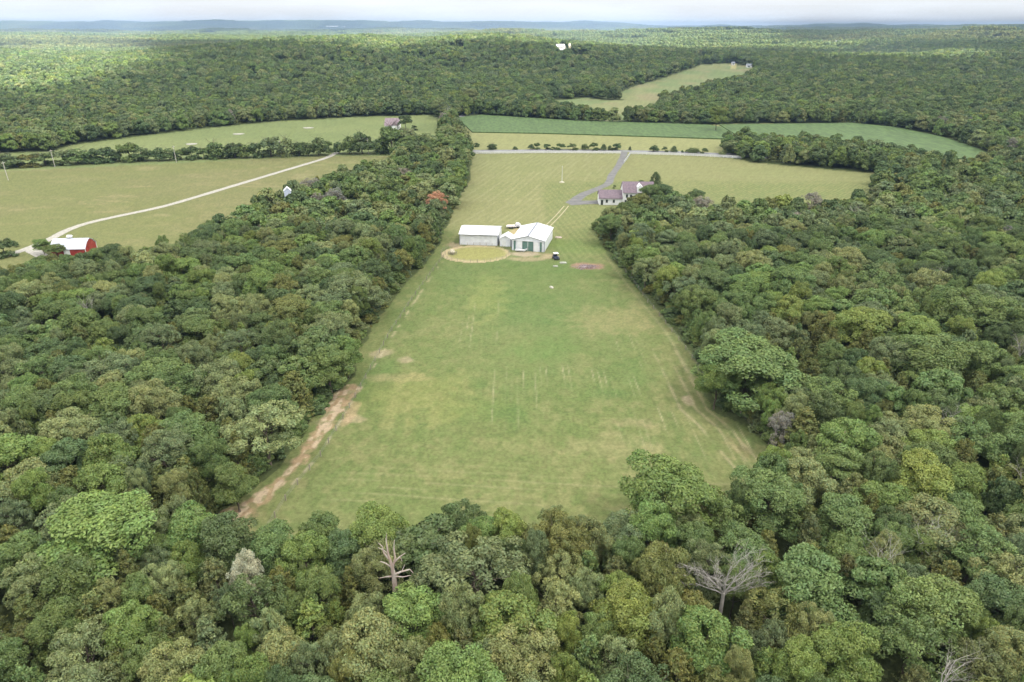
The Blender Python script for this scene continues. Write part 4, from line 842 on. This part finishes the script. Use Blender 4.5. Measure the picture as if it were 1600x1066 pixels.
# ------------------------------------------------------------------ fences, poles
def fence_run(name, pts, gap, h, pr, post_mat, rail_mat, zs, label, rail_r=.05, board=False, cat='fence', maxp=100):
    P0 = [np.array(p, float) for p in pts]; seg = [np.linalg.norm(P0[i + 1] - P0[i]) for i in range(len(P0) - 1)]; L = sum(seg); gap = max(gap, L / (maxp - 2)); n = max(2, int(L / gap))
    out = []
    for k in range(n + 1):
        s = L * k / n; i = 0
        while i < len(seg) - 1 and s > seg[i]: s -= seg[i]; i += 1
        out.append(P0[i] + (P0[i + 1] - P0[i]) * min(1, s / seg[i]))
    b_ = empty(name, (out[0][0], out[0][1], 0), 0, label, cat); o0 = np.array([*out[0], 0])
    pm = MB().box(-pr, pr, -pr, pr, -.3, h).mesh('post'); pm.materials.append(post_mat)
    for p in out:
        o = link('post', pm, None, b_); o.location = (p[0] - out[0][0], p[1] - out[0][1], 0)
    for z in zs:
        m = MB()
        for p, q_ in zip(out[:-1], out[1:]):
            a = np.array([*p, z]) - o0; c = np.array([*q_, z]) - o0
            if board:
                d = (c - a); d /= np.linalg.norm(d); nn = np.array([d[1], -d[0], 0]) * .02 + np.array([d[1], -d[0], 0]) * pr
                m.add([a + nn - (0, 0, rail_r), c + nn - (0, 0, rail_r), c + nn + (0, 0, rail_r), a + nn + (0, 0, rail_r), a + nn * 1.5 - (0, 0, rail_r), c + nn * 1.5 - (0, 0, rail_r), c + nn * 1.5 + (0, 0, rail_r), a + nn * 1.5 + (0, 0, rail_r)],
                      [(0, 1, 2, 3), (7, 6, 5, 4), (0, 4, 5, 1), (3, 2, 6, 7)])
            else: m.tube(a, c, rail_r, rail_r, 4, False)
        m.build('rail' if board else 'wire', rail_mat, b_)
    return b_
VIN = mat('white_vinyl', (.60, .60, .62), .5)
fence_run('white_fence', PW([(735, 240.6), (850, 239.6), (900, 239.8), (970, 240.2)]), 2.4, 1.5, .1, VIN, VIN, (.35, .72, 1.09, 1.42), 'long white rail fence along the road left of the driveway', .13, True)
fence_run('white_fence', PW([(984, 241), (1050, 242.6), (1100, 244.6), (1158, 248)]), 2.4, 1.5, .1, VIN, VIN, (.35, .72, 1.09, 1.42), 'long white rail fence along the road right of the driveway', .13, True)
fence_run('white_fence', PW([(984.5, 241.6), (980.5, 248), (975, 255.5)]), 2.4, 1.4, .1, VIN, VIN, (.4, .8, 1.25), 'short white fence wing beside the driveway entrance', .13, True)
WOODP = mat('fence_wood', (.25, .22, .18), .95); WIRE = mat('wire', (.20, .20, .19), .6, .5)
fence_run('wire_fence', [(p[0] + 1.2, p[1]) for p in PW([(400, 838), (440, 775), (490, 715), (530, 650), (556, 605), (600, 525), (640, 465), (690, 398)])], 4.2, 1.25, .06, WOODP, WIRE, (.5, .85, 1.15), 'thin wire fence on wooden posts along the left field edge', .012)
fence_run('wire_fence', PW([(1225, 720), (1160, 655), (1100, 590), (1067, 541), (1010, 470), (960, 402)]), 5, 1.2, .06, WOODP, WIRE, (.5, .85, 1.15), 'thin wire fence on wooden posts along the right field edge', .012)
th = np.linspace(0, 2 * math.pi, 34)
fence_run('round_pen', [(PEN_C[0] + PEN_R[0] * math.cos(t), PEN_C[1] + PEN_R[1] * math.sin(t)) for t in th], 2.2, 1.15, .05, WOODP, WIRE, (.4, .75, 1.08), 'oval wire pen with pale sandy track in front of the long shed', .014, cat='pen')
PM = mat('pole_wood', (.46, .43, .40), .9)
PL = [((13, 282), 'leftmost power pole, at the left border of the near pasture'), ((86, 261), 'second power pole from the left along the hedgerow'), ((275.7, 254), 'third power pole from the left, beside the hedgerow gap'), ((440, 244.5), 'fourth power pole from the left along the hedgerow'), ((576, 240.5), 'rightmost power pole, right of the gravel road')]
tops = []
for (u, v), lb in PL:
    x, y = P(u, v); b_ = empty('power_pole', (x, y, 0), 1.45, lb, 'power pole', 'power poles along the hedgerow')
    MB().tube((0, 0, -.3), (0, 0, 9.2), .17, .12, 8).build('pole', PM, b_); ca = MB().box(-1.1, 1.1, -.06, .06, 8.5, 8.65).build('crossarm', PM, b_)
    for k in (-1, 0, 1): MB().tube((k, 0, 8.65), (k, 0, 8.85), .05, .04, 6).build('insulator', SIDING, ca)
    tops.append((x, y, 8.9))
m = MB()
for p, q_ in zip(tops[:-1], tops[1:]):
    for off in (0,):
        for k in range(10):
            f = lambda t: (p[0] + (q_[0] - p[0]) * t, p[1] + (q_[1] - p[1]) * t, 8.9 - 2.2 * 4 * t * (1 - t) * .5)
            m.tube(f(k / 10), f((k + 1) / 10), .02, .02, 4, False)
o = m.build('power_line', WIRE); tag(o, 'thin power line strung between the hedgerow poles', 'power line')
x, y = P(878, 285); b_ = empty('light_mast', (x, y, 0), 0, 'thin white mast on a pale base in the mown upper field', 'mast')
MB().tube((0, 0, 0), (0, 0, 7.6), .13, .07, 8).build('pole', WHITE, b_); MB().tube((0, 0, 0), (0, 0, .25), 1.3, 1.1, 12).build('base', CREAM, b_); MB().tube((0, 0, 7.6), (0, 0, 7.9), .14, .1, 8).build('cap', WHITE, b_)

# ------------------------------------------------------------------ small things round the sheds
BLK = mat('black_rubber', (.02, .02, .022), .8); NAVY = mat('dark_body', (.04, .05, .09), .4); CONC = mat('pale_concrete', (.27, .28, .24), .9, 0, .3, 2)
x, y = P(868.5, 405); b_ = empty('utility_vehicle', (x, y, 0), .25, 'dark utility buggy with white roof parked right of the pole barn', 'utility vehicle')
MB().box(-.72, .72, -1.35, 1.35, .38, .95).box(-.66, .66, -1.45, -.7, .9, 1.12).build('body', NAVY, b_)
m = MB()
for sx in (-.62, .62):
    for sy in (-.45, .75): m.tube((sx, sy, .9), (sx, sy * .9, 2.0), .04, .04, 6)
m.build('roll_cage', BLK, b_); MB().box(-.8, .8, -.75, .95, 1.98, 2.07).build('roof', VIN, b_); MB().box(-.55, .55, -.05, .5, .95, 1.15).box(-.55, .55, .4, .55, 1.1, 1.6).build('seat', BLK, b_); MB().box(-.68, .68, .8, 1.5, .95, 1.2).build('cargo_bed', NAVY, b_)
for sx in (-.78, .78):
    for sy in (-.95, .95):
        wv = MB().tube((sx - .13, sy, .34), (sx + .13, sy, .34), .34, .34, 14).build('wheel', BLK, b_); MB().tube((sx - .14, sy, .34), (sx + .14, sy, .34), .17, .17, 10).build('rim', CONC, wv)
for sx in (-.5, .5): MB().blob((sx, -1.46, .82), (.1, .04, .07)).build('headlight', VIN, b_)
x, y = P(917, 418); m = MB(); r_ = random.Random(5)
for k in range(70):
    a = r_.uniform(0, 6.28); d = r_.uniform(0, 1) ** .6 * 3.2; p = np.array([d * math.cos(a) * 1.2, d * math.sin(a) * .8, r_.uniform(.05, .7) * (1 - d / 4)]); t = r_.uniform(0, 6.28); L = r_.uniform(.5, 1.9)
    m.tube(p, p + np.array([math.cos(t) * L, math.sin(t) * L, r_.uniform(-.1, .35)]), r_.uniform(.04, .13), .03, 5)
m.blob((-.8, 0, .15), (.9, .5, .35), 2); m.blob((1.0, .1, .1), (.8, .5, .3), 3)
o = m.build('brush_pile', mat('charred_wood', (.15, .11, .125), .95, 0, .5, 2, col2=(.33, .28, .27))); o.location = (x, y, 0); tag(o, 'low burnt brush pile of dark sticks on a reddish patch', 'brush pile')
def rocky(name, u, v, r, label, m_=CONC, n=4, cat='rock'):
    x, y = P(u, v); m = MB(); q_ = random.Random(int(u))
    for k in range(n): m.blob((q_.uniform(-1, 1) * r[0] * .6, q_.uniform(-1, 1) * r[1] * .6, r[2] * .3), (r[0] * q_.uniform(.35, .6), r[1] * q_.uniform(.4, .7), r[2] * q_.uniform(.6, 1)), int(u) + k, 9, 6)
    o = m.build(name, m_); o.location = (x, y, 0); tag(o, label, cat); return o
rocky('boulder', 862, 450, (.9, .7, .5), 'pale boulder alone in the mown field below the barn', mat('pale_stone', (.42, .40, .35), .9, 0, .2, 2))
rocky('rubble', 873, 371.5, (1.6, .8, .35), 'small pinkish white rubble heap in the lawn right of the barn', mat('pink_rubble', (.38, .31, .27), .9, 0, .3, 2), 7, 'rubble')
def slabby(name, u, v, w_, d_, label):
    x, y = P(u, v); o = MB().prism([(-w_ / 2, 0), (w_ / 2, 0), (w_ / 2 - .1, .18), (-w_ / 2 + .15, .2)], 'y', -d_ / 2, d_ / 2).build(name, CONC); o.location = (x, y, 0); o.rotation_euler[2] = u % 1 + .1; tag(o, label, 'slab')
slabby('concrete_slab', 880, 411, 2.2, 1.6, 'pale concrete slab just below right of the utility buggy'); slabby('concrete_slab', 868, 416.5, 1.6, 1.2, 'fainter concrete slab in grass left of the other slab')
# bale feeder in the pen
x, y = P(707, 397); b_ = empty('bale_feeder', (x, y, 0), 0, 'pale round hay bale in a ring feeder inside the oval pen', 'hay bale')
MB().blob((0, 0, .75), (.95, .95, .85), 4, 16, 9).build('bale', mat('pale_hay', (.45, .41, .31), .95, 0, .3, 4, .4), b_)
m = MB(); n_ = 18
for k in range(n_):
    t0, t1 = 2 * math.pi * k / n_, 2 * math.pi * (k + 1) / n_
    for z in (.1, .6): m.tube((1.5 * math.cos(t0), 1.5 * math.sin(t0), z), (1.5 * math.cos(t1), 1.5 * math.sin(t1), z), .03, .03, 5)
    m.tube((1.5 * math.cos(t0), 1.5 * math.sin(t0), .05), (1.5 * math.cos(t0), 1.5 * math.sin(t0), 1.0), .02, .02, 5)
m.build('ring', WIRE, b_)
# white trough and planks before the barn doors
a, rz = BARN; x, y = loc(3.4, -1.1, a, rz); b_ = empty('feed_trough', (x, y, 0), rz, 'low white trough with one raised end before the barn doors', 'trough')
MB().prism([(-1.9, .35), (1.3, .35), (2.1, .9), (2.2, 1.25), (1.2, .8), (-2.0, .8)], 'y', -.35, .35).build('tub', VIN, b_)
for k in (-1.5, 1.0): MB().box(k - .05, k + .05, -.3, .3, 0, .36).build('leg', GREYM, b_)
# trailers behind
def trailer(u, v, rz, L, label, topm):
    x, y = P(u, v); b_ = empty('flat_trailer', (x, y, 0), rz, label, 'trailer')
    MB().box(-L / 2, L / 2, -1.0, 1.0, .65, .85).build('deck', VIN, b_); MB().tube((L / 2, 0, .7), (L / 2 + 1.3, 0, .55), .06, .05, 6).build('tongue', GREYM, b_)
    for sx in (-.5, .4):
        for sy in (-1.1, 1.1): MB().tube((sx, sy - .1, .35), (sx, sy + .1, .35), .35, .35, 12).build('wheel', BLK, b_)
    if topm: MB().blob((L * .12, 0, 1.35), (1.0, .75, .6), 3, 12, 7).build('tank', VIN, b_)
    else: MB().box(-L / 2 + .3, L / 2 - .3, -.8, .8, .86, 1.15).build('load', mat('pinkish_load', (.66, .55, .50), .8, 0, .2, 2), b_)
trailer(798.5, 356.5, .05, 3.6, 'pale low trailer behind the gap, left of the trailer with a tank', False); trailer(807.5, 355.5, -.1, 3.2, 'white trailer carrying a rounded tank, beside the barn roof', True)
# gravel pads in the far pasture
for u, v, w_, lb in ((372.5, 209.8, 8, 'middle pale gravel pad in the far left pasture'), (299, 225.5, 7, 'nearest and leftmost pale gravel pad in the far left pasture'), (481.5, 200.2, 8, 'pale gravel pad nearest the farmhouse in the far pasture')):
    x, y = P(u, v); m = MB(); n_ = 20; vs = [(w_ * .5 * math.cos(t) * (1 + .1 * math.sin(3 * t)), 3.2 * math.sin(t), z) for z in (0.02, .2) for t in [2 * math.pi * k / n_ for k in range(n_)]]
    m.add(vs, [tuple(range(n_, 2 * n_))] + [(k, (k + 1) % n_, n_ + (k + 1) % n_, n_ + k) for k in range(n_)]); o = m.build('gravel_pad', GRAVEL); o.location = (x, y, 0); tag(o, lb, 'gravel pad', 'gravel pads in the far pasture')

# ------------------------------------------------------------------ clouds: a layer out of view, its gaps shaped to place sun and shade
ZC = 950.0; off = SUNV / SUNV[2] * ZC
LIT = [(30, 116, 180, 28), (110, 92, 150, 18), (10, 138, 80, 16), (330, 58, 420, 7), (620, 72, 90, 9), (900, 56, 300, 9), (1010, 72, 160, 7), (1190, 72, 60, 6), (1320, 72, 60, 6), (1480, 84, 160, 6), (700, 57, 200, 8)]
gx = np.arange(-4400, 4400, 55.0); gy = np.arange(-900, 8200, 55.0); GX, GY = np.meshgrid(gx, gy, indexing='ij')
gz = hf(GX, np.maximum(GY, 0)) + 10; c_ = np.maximum(GY, 40) * CP - (gz - HC) * SP; U = 800 + F * GX / c_; V = 533 - F * (np.maximum(GY, 40) * SP + (gz - HC) * CP) / c_
lit = np.zeros_like(U)
for u, v, ru, rv in LIT: lit = np.maximum(lit, sstep(0, 1, 2.3 - 1.35 * (((U - u) / ru) ** 2 + ((V - v) / rv) ** 2) + .9 * (fbm(GX / 240, GY / 320, 401) - .5)))
lit[GY < 650] = 0
dens = 1 - lit
edge = np.minimum(np.minimum(sstep(-4400, -3900, GX), 1 - sstep(3800, 4340, GX)), np.minimum(sstep(-900, -500, GY), 1 - sstep(7600, 8150, GY))); dens = dens * edge
dens = dens * (.80 + .28 * fbm(GX / 500, GY / 500, 405)) * (1 - .55 * sstep(.50, .62, fbm(GX / 300, GY / 420, 411)) * sstep(1500, 2100, GY))
nxg, nyg = GX.shape; thick = 20 + 160 * dens * (.6 + .8 * fbm(GX / 300, GY / 300, 407)); bot = ZC + off[2] * 0 + 25 * fbm(GX / 200, GY / 200, 409)
top = np.stack([GX + off[0], GY + off[1], bot + thick], -1).reshape(-1, 3); bt = np.stack([GX + off[0], GY + off[1], bot], -1).reshape(-1, 3)
keep = (np.maximum.reduce([dens[:-1, :-1], dens[1:, :-1], dens[1:, 1:], dens[:-1, 1:]]) > .02); idg = np.arange(nxg * nyg).reshape(nxg, nyg)
q1 = np.stack([idg[:-1, :-1], idg[1:, :-1], idg[1:, 1:], idg[:-1, 1:]], -1)[keep]; q2 = q1[:, ::-1] + nxg * nyg
me = bpy.data.meshes.new('unseen_clouds'); np_mesh(me, np.concatenate([top, bt]), np.concatenate([q1, q2]))
at = me.attributes.new('dens', 'FLOAT', 'POINT'); at.data.foreach_set('value', np.concatenate([dens.ravel(), dens.ravel()]).astype(np.float32))
cm = bpy.data.materials.new('unseen_cloud'); cm.use_nodes = True; n = cm.node_tree; n.nodes.clear(); ou = n.nodes.new('ShaderNodeOutputMaterial'); mx_ = n.nodes.new('ShaderNodeMixShader'); tp = n.nodes.new('ShaderNodeBsdfTransparent'); tl = n.nodes.new('ShaderNodeBsdfTranslucent')
tl.inputs[0].default_value = (.66, .67, .68, 1); aa = n.nodes.new('ShaderNodeAttribute'); aa.attribute_name = 'dens'; mu = n.nodes.new('ShaderNodeMath'); mu.operation = 'MULTIPLY'; mu.inputs[1].default_value = .74
n.links.new(aa.outputs['Fac'], mu.inputs[0]); n.links.new(mu.outputs[0], mx_.inputs[0]); n.links.new(tp.outputs[0], mx_.inputs[1]); n.links.new(tl.outputs[0], mx_.inputs[2]); n.links.new(mx_.outputs[0], ou.inputs[0])
me.materials.append(cm); o = link('unseen_clouds', me); tag(o, kind='stuff')

# ------------------------------------------------------------------ haze
o = MB().box(-9300, 9300, -700, 9900, -3, 112).build('haze', None); tag(o, kind='stuff')
hm_ = bpy.data.materials.new('haze'); hm_.use_nodes = True; n = hm_.node_tree; n.nodes.clear(); ou = n.nodes.new('ShaderNodeOutputMaterial'); pv = n.nodes.new('ShaderNodeVolumePrincipled')
pv.inputs['Color'].default_value = (.46, .66, .95, 1); pv.inputs['Density'].default_value = 1.8e-4; pv.inputs['Anisotropy'].default_value = .2
n.links.new(pv.outputs[0], ou.inputs['Volume']); o.data.materials.append(hm_)
SC.cycles.volume_max_steps = 32
